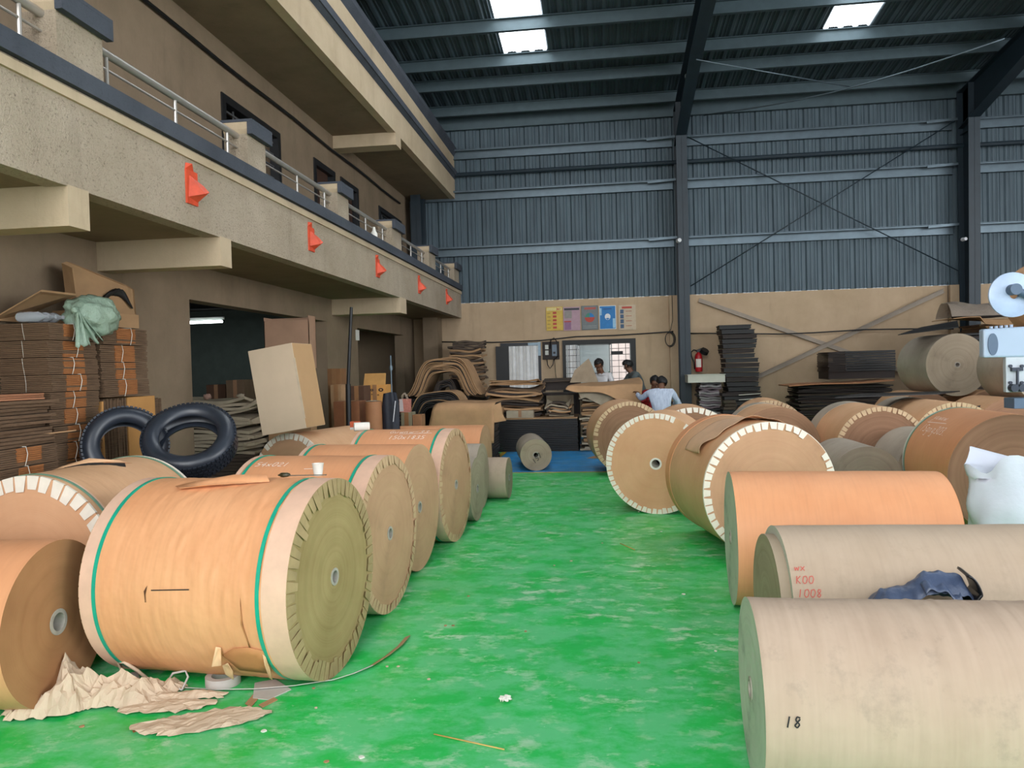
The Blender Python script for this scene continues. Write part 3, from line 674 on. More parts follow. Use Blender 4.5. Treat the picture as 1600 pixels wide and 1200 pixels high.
# right side
q1 = reel('reel with a full ring of white flaps and white core facing the aisle', 0.50, 8.07, 77.0, 0.522, 0.72, K_br, F_kr, F_kr, GR, core=0.062, cmat=M_corew, tA=(T_wh, 58, 0.055, (53, 52)), seed=31)
q2 = reel('brown reel with tan flaps behind the white flapped reel', 0.33, 10.9, 97.0, 0.52, 1.0, K_br, F_dk, F_dk, GR, tA=(T_tan, 56, 0.06, (13, 22)), seed=32)
q3 = reel('brown reel behind the gap between the two white flapped reels', 1.00, 9.10, 90.0, 0.52, 1.0, K_br, F_dk, F_dk, GR, tA=(T_wh, 44, 0.06), seed=33)
q4 = reel('large reel with broken ring of white flaps and torn wrapper on top', 1.27, 6.22, 101.0, 0.537, 1.1, K_br, F_kg, F_kr, GR, tA=(T_wh, 50, 0.055, (44, 43, 36, 35, 42)), bands=((0.0, 0.02, T_wh), (0.97, 1.1, K_or2)), seed=34)
q5 = reel('bright orange reel with bare pale end beside the aisle', 0.78, 5.07, -3.1, 0.423, 1.25, K_or2, F_wh, F_kg, GR, seed=35)
q6 = reel('long grey beige reel with red print by its left end', 0.82, 3.93, 0.4, 0.365, 1.75, K_gr, F_wh, F_gr, GR, seed=36)
q7 = reel('nearest grey beige reel, wrinkled and stained, lower right corner', 0.51, 2.92, -2.0, 0.333, 1.9, K_gr2, F_wh, F_gr, GR, seed=37, warp=0.003, fine=wrinkle7)
q8 = reel('orange reel with chalk writing behind the white sack', 3.39, 6.88, 88.0, 0.527, 1.1, K_or2, F_dk, F_dk, GR, straps=((1.04, S_dull),), bands=((1.07, 1.1, F_wh),), tB=(T_tan, 50, 0.06), seed=38)
q9 = reel('reel with dark brown flapped end behind the grey reels on the right', 3.075, 9.05, 89.0, 0.505, 1.35, K_br, F_dk, F_dk, GR, tA=(T_tan, 54, 0.055), bands=((1.0, 1.35, K_gr3),), seed=39)
q10 = reel('flapped reel partly hidden behind the chalk marked orange reel on the right', 4.10, 9.6, 89.0, 0.505, 1.5, K_br, F_dk, F_dk, GR, tA=(T_tan, 54, 0.055), bands=((1.3, 1.8, K_gr3),), seed=40)
q11 = reel('cool grey reel with dark smudged end on the right', 2.54, 7.90, 90.0, 0.345, 0.95, K_gr3, F_dg, F_dg, GR, seed=41)
q12 = reel('plain grey reel between the smudged grey reel and the orange reel', 3.30, 8.13, 90.0, 0.40, 0.78, K_gr3, F_gr, F_gr, GR, seed=42)
q13 = reel('brown reel with plain dark end behind the torn wrapper', 2.05, 9.55, 89.0, 0.50, 1.2, K_br, F_dk, F_dk, GR, bands=((0.9, 1.2, K_gr3),), seed=43)
q13b = reel('brown reel seen over the plain dark ended reel in the far right rows', 2.3, 11.2, 84.0, 0.50, 1.1, K_br, F_dk, F_kr, GR, tA=(T_tan, 54, 0.055), seed=44)
# second and third layers at the right edge
RB = ring_mat('grey_brown_reel_end', (176, 152, 128), (158, 134, 112), 0.3)
b1 = reel('brown reel under the raised big grey reel', 6.08, 13.0, 90, 0.50, 1.0, K_br, F_dk, F_dk, GR, seed=46)
b2 = reel('brown reel under the raised grey reel, left of its neighbour', 5.07, 13.0, 90, 0.50, 1.0, K_br, F_dk, F_dk, GR, seed=47)
q14 = reel('big grey reel lying on top of the far right row', 5.575, 13.0, 96.0, 0.50, 0.95, K_gr3, F_gr, F_gr, GR, z=0.92, seed=45)
b3 = reel('brown reel carrying the left side of the upper layer behind the machine', 5.22, 10.6, 90, 0.50, 1.0, K_br, F_dk, F_dk, GR, seed=49)
b4 = reel('brown reel carrying the right side of the upper layer, beyond the picture edge', 6.23, 10.6, 90, 0.50, 1.0, K_br, F_dk, F_dk, GR, seed=51)
b5 = reel('brown reel at floor level outside the right picture edge', 7.24, 10.6, 90, 0.50, 1.0, K_br, F_dk, F_dk, GR, seed=52)
q15 = reel('grey brown reel with pale rim lying in the upper layer behind the machine', 5.725, 10.6, 90.0, 0.50, 1.0, K_gr3, RB, F_gr, GR, z=0.874, bands=((0.0, 0.03, F_wh),), seed=48)
b6 = reel('upper layer reel outside the right picture edge', 6.735, 10.6, 90, 0.50, 1.0, K_br, F_dk, F_dk, GR, z=0.874, seed=53)
q16 = reel('topmost brown reel cut by the right edge', 6.08, 10.6, 90.0, 0.50, 1.0, K_br, F_kg, F_kg, GR, z=1.835, bands=((0.0, 0.03, F_wh),), seed=50)
# handwriting and print
write_on_reel(r3, 0.503, [('54x021', 0.05, 0.0, 0.0), ('_', 0.12, 0.36, -0.03)], 0.83, 0.42, M_chalk, flip=-1)
write_on_reel(r5, 0.512, [('Guwnw-33', 0.06, 0.0, 0.10), ('_', 0.3, 0.10, 0.085), ('150x1835', 0.055, 0.02, 0.0)], 0.56, 0.55, M_chalk, flip=-1)
write_on_reel(q8, 0.527, [('yuwuw.', 0.075, 0.02, 0.16), ('_', 0.40, 0.0, 0.11), ('1Sgng303.', 0.085, 0.0, 0.0)], 0.93, 0.92, M_chalk, flip=-1, side=1, wdt=0.006)
write_flat(rg, [('157', 0.07, 0, 0)], (-0.006, 0.02, 0.11), (0, -0.7, 0.7), (0, 0.7, 0.7), M_ink, 0.008, 'handwriting')
write_on_reel(q7, 0.333, [('18', 0.035, 0, 0)], 0.06, -1.52, M_ink, flip=1, side=-1, wdt=0.005, lift=0.006)
write_on_reel(q6, 0.365, [('1008', 0.035, 0, 0.0), ('K00', 0.035, 0, 0.06), ('MX'.replace('M', 'w').replace('X', 'x'), 0.035, 0, 0.12)], 0.02, -1.25, M_red, flip=1, side=-1, wdt=0.004)
write_on_reel(r1, 0.502, [('_', 0.2, 0.0, 0.0)], 0.69, 1.47, M_ink, flip=-1, wdt=0.005, name='seam_mark', lift=0.008)
# outer layers standing proud of the left end of the second nearest reel
mb = MB(); mb.lathe([(0.02, -0.05), (0.335, -0.047), (0.335, 0.0)], axis='X', n=64); mb.build('telescoped_layers', F_gr, q6, smooth=30, loc=(0, 0, 0.352))

# torn paper on the reels
def torn(root, R_, pts, m, name, lift, curl=0.0, n=1):
    """patch of wrapper, outline given as (s, theta) points round a centre; corners lifted off the reel"""
    mb = MB(); cs = sum(p[0] for p in pts) / len(pts); ct = sum(p[1] for p in pts) / len(pts); N = len(pts)
    vs = [surf(R_, cs, ct, lift)]
    for k, f in enumerate((0.5, 1.0)):
        for i, p in enumerate(pts):
            s_, t_2 = cs + (p[0] - cs) * f, ct + (p[1] - ct) * f
            vs.append(surf(R_, s_, t_2, lift + (curl * (p[2] if len(p) > 2 else 0) * f * f)))
    fs = [(0, 1 + i, 1 + (i + 1) % N) for i in range(N)] + [(1 + i, 1 + N + i, 1 + N + (i + 1) % N, 1 + (i + 1) % N) for i in range(N)]
    mb.add(vs, fs); o = mb.build(name, m, root, smooth=True)
    md = o.modifiers.new('thick', 'SOLIDIFY'); md.thickness = 0.0015
    return o
# front reel: ridge along the top, slit, hanging torn strips (axis s=0 at the aisle end, theta towards the camera)
K_tear = mat('torn_kraft_underlayer', (196, 134, 84), 0.75, 0.1); K_in = mat('paper_inner_side', (232, 190, 146), 0.75, 0.08)
torn(r1, 0.502, [(0.80, 0.30, 0), (0.70, 0.22, .3), (0.50, 0.16, 1), (0.33, 0.12, .8), (0.30, 0.17, 0), (0.45, 0.26, .2), (0.62, 0.36, .6), (0.74, 0.38, .2)], K_or, 'crumpled_ridge', 0.009, 0.035)
torn(r1, 0.502, [(0.30, 2.02, 0), (0.22, 2.00, 0), (0.15, 2.03, .2), (0.16, 2.3, .3), (0.2, 2.42, 0), (0.34, 2.38, 0), (0.375, 2.12, .2)], K_tear, 'torn_patch', 0.008, 0.004)
torn(r1, 0.502, [(0.365, 2.02, 0), (0.385, 2.0, .2), (0.40, 2.13, 1.6), (0.37, 2.17, 1)], K_in, 'curled_scrap', 0.006, 0.04)
torn(r1, 0.502, [(0.37, 2.24, 0), (0.40, 2.26, .3), (0.405, 2.38, .8), (0.385, 2.48, 1), (0.365, 2.36, .4)], K_in, 'hanging_scrap', 0.008, 0.03)
torn(r1, 0.502, [(0.16, 2.08, 0), (0.145, 2.1, .2), (0.15, 2.28, .6), (0.165, 2.42, 1.0), (0.18, 2.40, .8), (0.165, 2.2, .4)], K_in, 'hanging_strip', 0.007, 0.03)
torn(r1, 0.502, [(0.225, 1.50, 0), (0.222, 1.75, .2), (0.21, 2.0, 0), (0.216, 2.0, 0), (0.230, 1.75, .3)], K_tear, 'slit', 0.008, 0.006)
torn(r1, 0.502, [(0.712, 1.43, 0), (0.722, 1.48, .1), (0.719, 1.58, .2), (0.722, 1.585, .1), (0.728, 1.48, .3)], mat('slit_shadow_edge', (110, 70, 42), 0.8), 'slit', 0.008, 0.004)
# reel with a wrapper tear across its top
torn(r2, 0.513, [(0.40, 0.18, 0), (0.50, 0.10, 1), (0.58, 0.05, 0.5), (0.66, -0.25, 0.2), (0.60, -0.35, 0), (0.46, -0.05, .1)], M_hole_shade, 'tear', 0.0035, 0.004)  # near-black patch paints the shade under the lifted wrapper
torn(r2, 0.513, [(0.36, 0.28, 0), (0.44, 0.26, .4), (0.56, 0.08, 1.0), (0.64, -0.2, .5), (0.70, -0.3, 0), (0.60, 0.12, 0), (0.48, 0.34, 0)], K_br, 'lifted_wrapper', 0.004, 0.03)
# large right reel: crumpled outer sheet pushed back over the top
mb = MB()
def fold(u, v):
    th = 1.05 - 2.0 * u; s_ = 0.15 + 0.10 * u + 0.05 * math.sin(u * 7 + 1) + 0.02 * math.sin(u * 23) + (0.50 - 0.1 * u) * v
    e = (1 - v) ** 3
    l = 0.006 + e * (0.020 + 0.016 * math.sin(u * 15 + 1) + 0.008 * math.sin(u * 31)) + 0.006 * (1 + noise.noise(Vector((u * 9, v * 5, 0)))) * (1 - v)
    return surf(0.537, s_, th, max(l, 0.004))
mb.grid(fold, 70, 18, 0.002); mb.build('torn_wrapper_edge', mat('pale_kraft_wrapper', (216, 176, 140), 0.7, 0.08), q4, smooth=True)

# ------------------------------------------------------------------ cardboard stacks
C_brn = mat('dusty_cardboard_edges', (118, 92, 68), 0.9, 0.22, 9.0, sc=(1, 1, 18), bump=0.4, bscale=60)
C_org = mat('fresh_orange_cardboard_edges', (176, 112, 62), 0.85, 0.2, 9.0, sc=(1, 1, 24), bump=0.4, bscale=60)
C_dkg = mat('dark_grey_brown_cardboard', (84, 70, 58), 0.9, 0.25, 8.0, sc=(1, 1, 14), bump=0.4, bscale=60)
C_kraft = mat('kraft_cardboard_sheet', (182, 142, 102), 0.8, 0.1, 5.0)
C_tan = mat('tan_cardboard', (168, 132, 94), 0.85, 0.12, 5.0)
C_pale = mat('pale_grey_cardboard', (172, 158, 134), 0.85, 0.12, 6.0)
C_box = mat('pale_carton_board', (206, 184, 156), 0.8, 0.05, 3.0)
C_blk = mat('black_coated_board', (24, 22, 21), 0.6, 0.2, 5.0); C_brk = mat('very_dark_brown_board', (46, 34, 28), 0.7, 0.25, 7.0, sc=(1, 1, 10))
M_string = mat('white_string', (226, 220, 206), 0.8, 0.05)

def sheets(mb, w, d, z0, z1, n, jit, r_, mi=0, sag=0.0, curl=0.0, rotj=0.0, ends=0.0):
    """n flat sheets piled from z0 to z1, each slightly shifted, wavy when sag or curl > 0"""
    t = (z1 - z0) / n
    for k in range(n):
        dx, dy, a = (r_.random() - .5) * 2 * jit, (r_.random() - .5) * 2 * jit, (r_.random() - .5) * 2 * rotj
        ww, dd = w * (1 - ends * r_.random()), d * (1 - ends * r_.random()); z = z0 + t * (k + 0.92)
        c, s_ = math.cos(a), math.sin(a)
        if sag or curl:
            p1, p2 = r_.random() * 6, r_.random() * 6
            def fn(u, v):
                x, y = (u - .5) * ww, (v - .5) * dd
                zz = z + sag * math.sin(u * 5 + p1 * 0.3) * 0.5 + curl * (k / n) * ((abs(u - .5) * 2) ** 3) * math.sin(p2 + v * 2) + t * 0.2 * math.sin(p1 + 9 * u)
                return (x * c - y * s_ + dx, x * s_ + y * c + dy, zz)
            mb.grid(fn, 10, 3, t * 0.8, mi)
        else:
            mb.box((-ww / 2 + dx, -dd / 2 + dy, z - t * 0.84), (ww / 2 + dx, dd / 2 + dy, z), mi, rot=(0, 0, a), piv=(dx, dy, z))

def bundle(name, label, group, x0, x1, y0, y1, z0, z1, seed, mats=(C_brn, C_org), strings=True, n=9, rz=0.0, jit=0.006):
    r_ = random.Random(seed); cx_, cy_ = (x0 + x1) / 2, (y0 + y1) / 2; w, d = x1 - x0, y1 - y0
    root = empty(name, (cx_, cy_, z0), rz); tag(root, label, 'cardboard bundle', group)
    mb = MB(); sheets(mb, w, d, 0.0, z1 - z0, n, jit, r_); mb.build('flat_cartons', mats[0], root)
    mb = MB(); sheets(mb, w + 0.008, d * 0.42, 0.002, z1 - z0 - 0.002, n, jit * 0.4, r_); mb.build('inner_flaps', mats[1], root)
    if strings:
        o = d * (r_.random() - .5) * 0.2; h = z1 - z0
        mb = MB(); mb.tube([(w / 2 + 0.012, o - .01, 0.0), (w / 2 + 0.016, o, h * .3), (w / 2 + 0.016, o + .012, h * .65), (w / 2 + 0.01, o + .006, h + .003), (0, o, h + .006), (-w / 2 - .01, o, h)], 0.0028, 5)
        mb.tube([(0.02 * r_.random(), -d / 2 - 0.006, 0.0), (0.008, -d / 2 - 0.008, h * .5), (0.0, -d / 2 - 0.006, h)], 0.0015, 5)
        mb.build('string', M_string, root, smooth=True)
    return root
nn = 0
words = ['at the bottom', 'second from the bottom', 'third from the bottom', 'fourth from the bottom', 'fifth from the bottom', 'sixth from the bottom', 'seventh from the bottom', 'eighth from the bottom', 'eighth from the top', 'seventh from the top', 'sixth from the top', 'fifth from the top', 'fourth from the top', 'third from the top', 'second from the top', 'at the top']
ZT1 = at(78, 503, Y=4.95).z; HB = ZT1 / 16; ZS = 1.40
for st, (x0, x1, y0, y1, g) in enumerate(((-4.25, -3.86, 4.95, 5.47, 'tied cardboard bundles in the left wall stack'), (-4.25, -3.86, 5.52, 6.12, 'tied cardboard bundles on top of the standing bundle'))):
    for k in range(16 if st == 0 else 4):
        z0 = k * HB if st == 0 else ZS + 0.01 + k * (ZT1 - ZS - 0.01) / 4; z1 = z0 + (HB if st == 0 else (ZT1 - ZS - 0.01) / 4) - 0.003
        j = 0.008 * math.sin(k * 1.7 + st * 2)
        w_ = words[k] if st == 0 else ['at the bottom', 'second from the bottom', 'second from the top', 'at the top'][k]
        bundle('cardboard_bundle', 'tied bundle %s of the %s' % (w_, ('tall stack under the plastic bag', 'short pile above the orange board')[st]), g, x0 + j, x1 + j, y0, y1, z0, z1, 100 + nn, rz=0.02 * math.sin(k * 2.3 + st))
        nn += 1
for k in range(9):
    h = 0.125; bundle('cardboard_bundle', 'tied reddish bundle %s of the low stack at the left edge' % (words[k] if k < 7 else ('second from the top', 'at the top')[k - 7]), 'tied cardboard bundles in the low left stack', -4.25, -3.77 + 0.008 * math.sin(k * 2), 4.36, 4.88, k * h, (k + 1) * h - 0.003, 160 + k, rz=0.02 * math.sin(k * 1.9))
r_ = random.Random(5); root = empty('loose_cardboard_sheets', (-4.01, 4.62, 1.125), 0.0); tag(root, 'loose brown cardboard sheets fanned out on the low left stack', 'cardboard sheets')
mb = MB(); sheets(mb, 0.42, 0.55, 0, 0.30, 13, 0.035, r_, rotj=0.12); mb.build('middle_sheets', C_brn, root)
mb = MB(); sheets(mb, 0.36, 0.5, 0.302, 0.345, 3, 0.03, r_, rotj=0.1); mb.build('top_sheets', mat('reddish_cardboard', (176, 120, 86), 0.85, 0.1), root)
mb = MB(); mb.prism([(-0.2, -0.22, 0.02), (0.36, 0.30, 0.075), (0.02, 0.34, 0.03), (-0.2, 0.2, 0.02)], (0, 0, 0.008)); mb.build('jutting_sheet', C_tan, root)
# top of the left stack: tilted sheet, open carton, bag of bottles
zt = ZT1
root = empty('open_carton', (-4.05, 5.76, zt + 0.125), R(82)); root.scale = (1.7, 0.42, 0.95); tag(root, 'large crumpled brown carton lying open on top of the left stacks', 'carton')
mb = MB()
mb.prism([(-0.17, 0.02, 0.0), (0.20, -0.10, -0.02), (0.22, 0.0, 0.24), (0.16, -0.03, 0.27), (-0.16, 0.04, 0.40), (-0.19, 0.03, 0.38)], (0.03, 0.02, 0)); mb.prism([(-0.17, 0.02, 0.0), (-0.19, 0.03, 0.38), (-0.20, -0.24, 0.33), (-0.18, -0.25, 0.0)], (0.01, 0.006, 0)); mb.prism([(0.20, -0.10, -0.02), (0.22, 0.0, 0.24), (0.27, 0.2, 0.04), (0.25, 0.12, -0.11)], (0.012, 0.0, 0)); mb.box((-0.19, -0.24, -0.12), (0.2, 0.28, 0.0)); mb.build('carton_walls', C_tan, root)
mb = MB(); mb.grid(lambda u, v: (0.0 + 0.2 * u, -0.12 + 0.12 * v, 0.08 + 0.14 * math.sin(PI * u) * (1 - v * 0.3) + 0.02 * math.sin(u * 11 + v * 7)), 12, 6, 0.01); mb.build('dark_lining', C_blk, root, smooth=True)
root = empty('lid_sheet', (-4.08, 5.12, zt + 0.01), 0.0); tag(root, 'tilted brown cardboard lid propped over the green bag', 'cardboard sheet')
mb = MB(); mb.prism([(-0.16, -0.25, 0.0), (0.17, -0.16, 0.205), (0.17, 0.2, 0.21), (-0.16, 0.2, 0.10)], (0.004, 0.004, 0.014)); mb.prism([(-0.16, -0.23, 0.012), (-0.16, 0.18, 0.09), (-0.13, 0.0, 0.01)], (0.008, 0, 0.0)); mb.build('board', C_tan, root)
M_bag, t_, p_, tc_ = base_mat('thin_green_plastic'); p_.inputs['Base Color'].default_value = srgb(158, 182, 160); p_.inputs['Roughness'].default_value = 0.32
p_.inputs['Alpha'].default_value = 0.93; p_.inputs['Transmission Weight'].default_value = 0.12
t_.link(t_.bump(t_.noise(tc_.outputs['Object'], 14, 4, 0.7), 0.7, 0.03), p_.inputs['Normal'])
# tied bag: lumpy body, knot, hanging tails
root = empty('tied_plastic_bag', (-3.92, 5.22, zt + 0.02), 0.0); tag(root, 'translucent green plastic bag tied in a knot, hanging over the left stack', 'plastic bag')
def blob(c, r, seed, amp=0.18, sub=4, sq=(1, 1, 1), freq=2.2):
    bm = bmesh.new(); bmesh.ops.create_icosphere(bm, subdivisions=sub, radius=1.0); vs = []
    for v in bm.verts:
        d = v.co.normalized(); f = 1 + amp * noise.noise(d * freq + Vector((seed, 0, 0))) + amp * 0.5 * noise.noise(d * freq * 2.7 + Vector((0, seed, 0)))
        vs.append(Vector(c) + Vector((d.x * r * sq[0] * f, d.y * r * sq[1] * f, d.z * r * sq[2] * f)))
    fs = [tuple(v.index for v in f.verts) for f in bm.faces]; bm.free(); return vs, fs
mb = MB(); mb.add(*blob((0.04, 0.22, 0.04), 0.2, 3.1, 0.3, 4, (0.8, 1.25, 0.8))); mb.build('bag_body', M_bag, root, smooth=True)
mb = MB(); mb.add(*blob((0.105, -0.05, 0.075), 0.028, 2.1, 0.3, 3)); mb.build('knot', M_bag, root, smooth=True)
for k, (dy, ln_, w_) in enumerate(((0.0, 0.24, 0.055), (0.13, 0.22, 0.06), (0.20, 0.2, 0.05))):
    mb = MB(); mb.grid(lambda u, v: (0.12 + 0.02 * math.sin(v * 9 + k) + 0.03 * u, -0.05 + dy * u + (v - .5) * (0.02 + w_ * 2 * u), 0.07 - ln_ * u * (1 + 0.08 * math.sin(v * 12)) - 0.02 * math.cos(v * 7) * u), 14, 10, 0.002)
    mb.build('bag_tail', M_bag, root, smooth=True)
mb = MB(); mb.add(*blob((0.07, 0.30, 0.08), 0.09, 7.7, 0.3, 3)); mb.build('pink_contents', mat('pink_cloth', (206, 140, 138), 0.8, 0.1), root, smooth=True)
M_pet, t_, p_, tc_ = base_mat('clear_bottle_plastic'); p_.inputs['Base Color'].default_value = (0.75, 0.8, 0.85, 1); p_.inputs['Roughness'].default_value = 0.1; p_.inputs['Transmission Weight'].default_value = 0.6; p_.inputs['Alpha'].default_value = 0.8
for k in range(3):
    o = MB().lathe([(0.0005, 0.0), (0.03, 0.004), (0.036, 0.015), (0.036, 0.10), (0.036, 0.16), (0.014, 0.20), (0.014, 0.225), (0.0005, 0.226)], axis='X', n=20).build('plastic_bottle', M_pet, smooth=50)
    o.location = (-4.12 + 0.01 * k, 4.99 + 0.078 * k, zt + 0.045); o.rotation_euler = (0, 0, R(4 - 4 * k)); tag(o, ['empty clear plastic bottle under the tilted lid, leftmost of three', 'empty clear plastic bottle in the middle of three under the lid', 'empty clear plastic bottle nearest the knot of the green bag'][k], 'bottle', 'empty bottles on the left stack')
# bundle stood on edge with an orange panel
root = empty('standing_cardboard_bundle', (-3.95, 5.80, 0), 0.0); tag(root, 'bundle of cartons standing on edge with a plain orange board, behind the tyres', 'cardboard bundle')
r_ = random.Random(9); mb = MB()
for k in range(22): mb.box((-0.28, -0.26 + k * 0.0125, 0), (0.07 + 0.015 * r_.random(), -0.251 + k * 0.0125, ZS - 0.02 * r_.random()))
for k in range(7): mb.box((-0.28, 0.42 + k * 0.018, 0), (0.06 + 0.015 * r_.random(), 0.432 + k * 0.018, ZS - 0.02 - 0.02 * r_.random()))
mb.build('edge_on_sheets', C_brn, root)
MB().box((-0.28, 0.03, 0.0), (0.085, 0.41, ZS)).build('orange_board', mat('orange_board', (196, 142, 80), 0.8, 0.06), root)
mb = MB(); mb.grid(lambda u, v: (0.00 + 0.09 * u, -0.285 - 0.03 * math.sin(PI * v) * (1 - u), 0.85 + 0.53 * v), 6, 12, 0.006); mb.build('curled_cover', mat('orange_board', (196, 142, 80)), root, smooth=True)

# tyres resting on a low stack
root = empty('carton_pile', (-3.0, 5.50, 0)); tag(root, 'low pile of flattened cartons carrying the two tyres', 'cardboard pile')
mb = MB(); sheets(mb, 1.1, 1.0, 0, 0.72, 32, 0.01, random.Random(3)); mb.build('flat_cartons', C_dkg, root)
M_tyre = mat('black_tyre_rubber', (44, 50, 60), 0.38, 0.2, 7.0, spec=0.6)
def tyre(label, loc, normal, Ro, Rt, w):
    root = empty('tyre', loc); tag(root, label, 'tyre', 'old tyres leaning by the cardboard stacks')
    q = Vector(normal).normalized().to_track_quat('X', 'Z'); root.rotation_euler = q.to_euler()
    prof = []; ri = Ro - Rt
    for a, b in ((ri, -w * .30), (ri + .004, -w * .38), (ri + Rt * .35, -w * .5), (ri + Rt * .72, -w * .49), (Ro - .022, -w * .42), (Ro - .008, -w * .36), (Ro - .001, -w * .2), (Ro, 0), (Ro - .001, w * .2), (Ro - .008, w * .36), (Ro - .022, w * .42), (ri + Rt * .72, w * .49), (ri + Rt * .35, w * .5), (ri + .004, w * .38), (ri, w * .30), (ri + .02, w * .28), (ri + Rt * .5, w * .38), (Ro - .04, w * .3), (Ro - .032, 0), (Ro - .04, -w * .3), (ri + Rt * .5, -w * .38), (ri + .02, -w * .28), (ri, -w * .30)): prof.append((a, b))
    MB().lathe(prof, axis='X', n=72).build('casing', M_tyre, root, smooth=60)
    mb = MB(); N = 62
    for k in range(N):
        a0 = 2 * PI * k / N; a1 = a0 + 2 * PI / N * 0.72
        for (s0, s1, sh) in ((-w * .34, -w * .18, 0), (-w * .15, -w * .01, .3), (w * .02, w * .16, 0), (w * .19, w * .35, .3)):
            b0, b1 = a0 + sh * 2 * PI / N, a1 + sh * 2 * PI / N; r0, r1 = Ro - .006, Ro + .0065
            mb.add([(s, r * math.cos(b), r * math.sin(b)) for s, b, r in ((s0, b0, r0), (s1, b0, r0), (s1, b1, r0), (s0, b1, r0), (s0, b0, r1), (s1, b0, r1), (s1, b1, r1), (s0, b1, r1))], [(0, 3, 2, 1), (4, 5, 6, 7), (0, 1, 5, 4), (1, 2, 6, 5), (2, 3, 7, 6), (3, 0, 4, 7)])
    mb.build('tread_blocks', M_tyre, root)
    return root
tyre('tyre with torn sidewall, the left one behind the brown reel', at(196, 698, Y=5.28), (0.62, -0.72, 0.30), 0.29, 0.12, 0.19)
tyre('tyre lying tilted, the right one beside the pale sheets', at(297, 689, Y=5.35), (0.22, -0.60, 0.66), 0.325, 0.125, 0.20)

# pale sheets and cartons by the store opening
root = empty('pale_sheet_stack', (-4.62, 8.95, 0)); tag(root, 'stack of pale curled board sheets in the mouth of the store room', 'cardboard stack')
r_ = random.Random(17); mb = MB(); sheets(mb, 0.95, 0.8, 0, 0.62, 16, 0.03, r_); mb.build('lower_sheets', C_dkg, root)
mb = MB(); sheets(mb, 0.92, 0.75, 0.62, 1.27, 15, 0.05, r_, sag=0.012, curl=-0.09, rotj=0.1); mb.build('pale_sheets', C_pale, root, smooth=30)
for k, (px, py, rr) in enumerate(((288, 622, 0.035), (324, 620, 0.045), (376, 623, 0.03))):
    c = at(px, py, Y=8.75); c.z = 1.31; o = MB().add(*blob((0, 0, 0), rr, k * 3.0, 0.5, 3, (1.6 if k != 1 else 1, 1, 0.8), 3.5)).build('paper_wad', mat('pinkish_wad', (176, 140, 122), 0.9) if k < 2 else C_pale, smooth=True); o.location = c
    tag(o, ['twisted pink paper wad at the left of the pale sheets', 'round crumpled pink wad on the pale sheets', 'folded pale lump on the right of the pale sheets'][k], 'paper scrap')
root = empty('large_carton', (-3.83, 9.2, 0.0), R(0)); tag(root, 'upright brown carton column behind the tall pale carton', 'carton')
MB().box((-0.27, -0.25, 0), (0.27, -0.05, 1.62)).build('lower_cartons', C_tan, root)
mb = MB(); t = 0.008
mb.box((-0.285, -0.25, 1.62), (0.285, -0.25 + t, 2.21)); mb.box((-0.285, -0.03 - t, 1.62), (0.285, -0.03, 2.25)); mb.box((-0.285, -0.25, 1.62), (-0.285 + t, -0.03, 2.25)); mb.box((0.285 - t, -0.25, 1.62), (0.285, -0.03, 2.26)); mb.box((-0.28, -0.25, 1.62), (0.28, -0.04, 1.63)); mb.build('open_top_carton', mat('pinkish_brown_carton', (170, 134, 108), 0.85, 0.06), root)
root = empty('tall_carton', at(410, 681, Y=7.32), 0); tag(root, 'tall pale carton tipped to the left on the white flapped reel', 'carton')
root.rotation_euler = Euler((0, R(-8.5), R(-2.5)))
W_, D_, H_ = 0.475, 0.46, 0.86
MB().box((0, 0, 0), (W_, D_, H_)).build('carton_body', C_box, root, bevel=0.004)
MB().box((W_ + 0.0005, 0.004, 0.004), (W_ + 0.004, D_ - 0.004, H_ - 0.004)).build('side_shade_panel', mat('shaded_carton_side', (190, 152, 108), 0.8, 0.05, 3.0), root)  # darker tan sheet paints the shaded right side of the pale carton
MB().box((W_ - 0.012, -0.0015, 0.1), (W_ + 0.0055, 0.012, H_ - 0.15)).build('glued_edge', mat('paper_tape', (206, 186, 158), 0.6), root)

# leaning black pole
mb = MB(); a, m_, b = Vector((at(543, 665, Y=8.98).x, 8.98, 0.0)), at(544, 600, Y=9.0), at(549, 480, Y=9.02)
mb.cyl(a, m_, 0.032, n=12); mb.cyl(m_, b, 0.021, 0.019, n=12); o = mb.build('black_pole', M_black, smooth=40); tag(o, 'tall leaning black pole rising above the orange reels', 'pole')

def carton(label, px0, px1, y, ztop, d, m, z0=0.0, name='carton', group=None, rz=0.0, flap=None):
    x0, x1 = at(px0, 600, Y=y).x, at(px1, 600, Y=y).x
    root = empty(name, ((x0 + x1) / 2, y + d / 2, z0), rz); tag(root, label, 'carton', group); w = (x1 - x0) / 2
    MB().box((-w, -d / 2, 0), (w, d / 2, ztop - z0)).build('carton_body', m, root, bevel=0.003)
    MB().box((-0.03, -d / 2 - 0.001, (ztop - z0) * .1), (0.03, d / 2 + 0.001, ztop - z0 + 0.001)).build('tape', mat('brown_tape', (150, 108, 70), 0.4), root)
    return root
M_rb = mat('red_brown_carton', (134, 84, 52), 0.8, 0.1); M_oc = mat('orange_printed_carton', (206, 148, 76), 0.8, 0.08); M_db = mat('dark_brown_carton', (88, 60, 42), 0.85, 0.12)
def zt_at(py, y): return at(560, py, Y=y).z
carton('red brown carton low behind the black pole', 520, 560, 9.3, zt_at(627, 9.3), 0.3, M_rb)
carton('brown carton between the tall pale carton and the pole', 516, 533, 9.75, zt_at(600, 9.75), 0.25, M_tan if False else C_tan)
carton('narrow brown carton standing against the wall behind the pole', 512, 532, 10.1, zt_at(575, 10.1), 0.25, mat('mid_brown_carton', (140, 98, 60), 0.85))
carton('dark carton beside the orange printed carton', 545, 568, 9.9, zt_at(603, 9.9), 0.3, M_db)
x0 = at(565, 600, Y=10.25).x
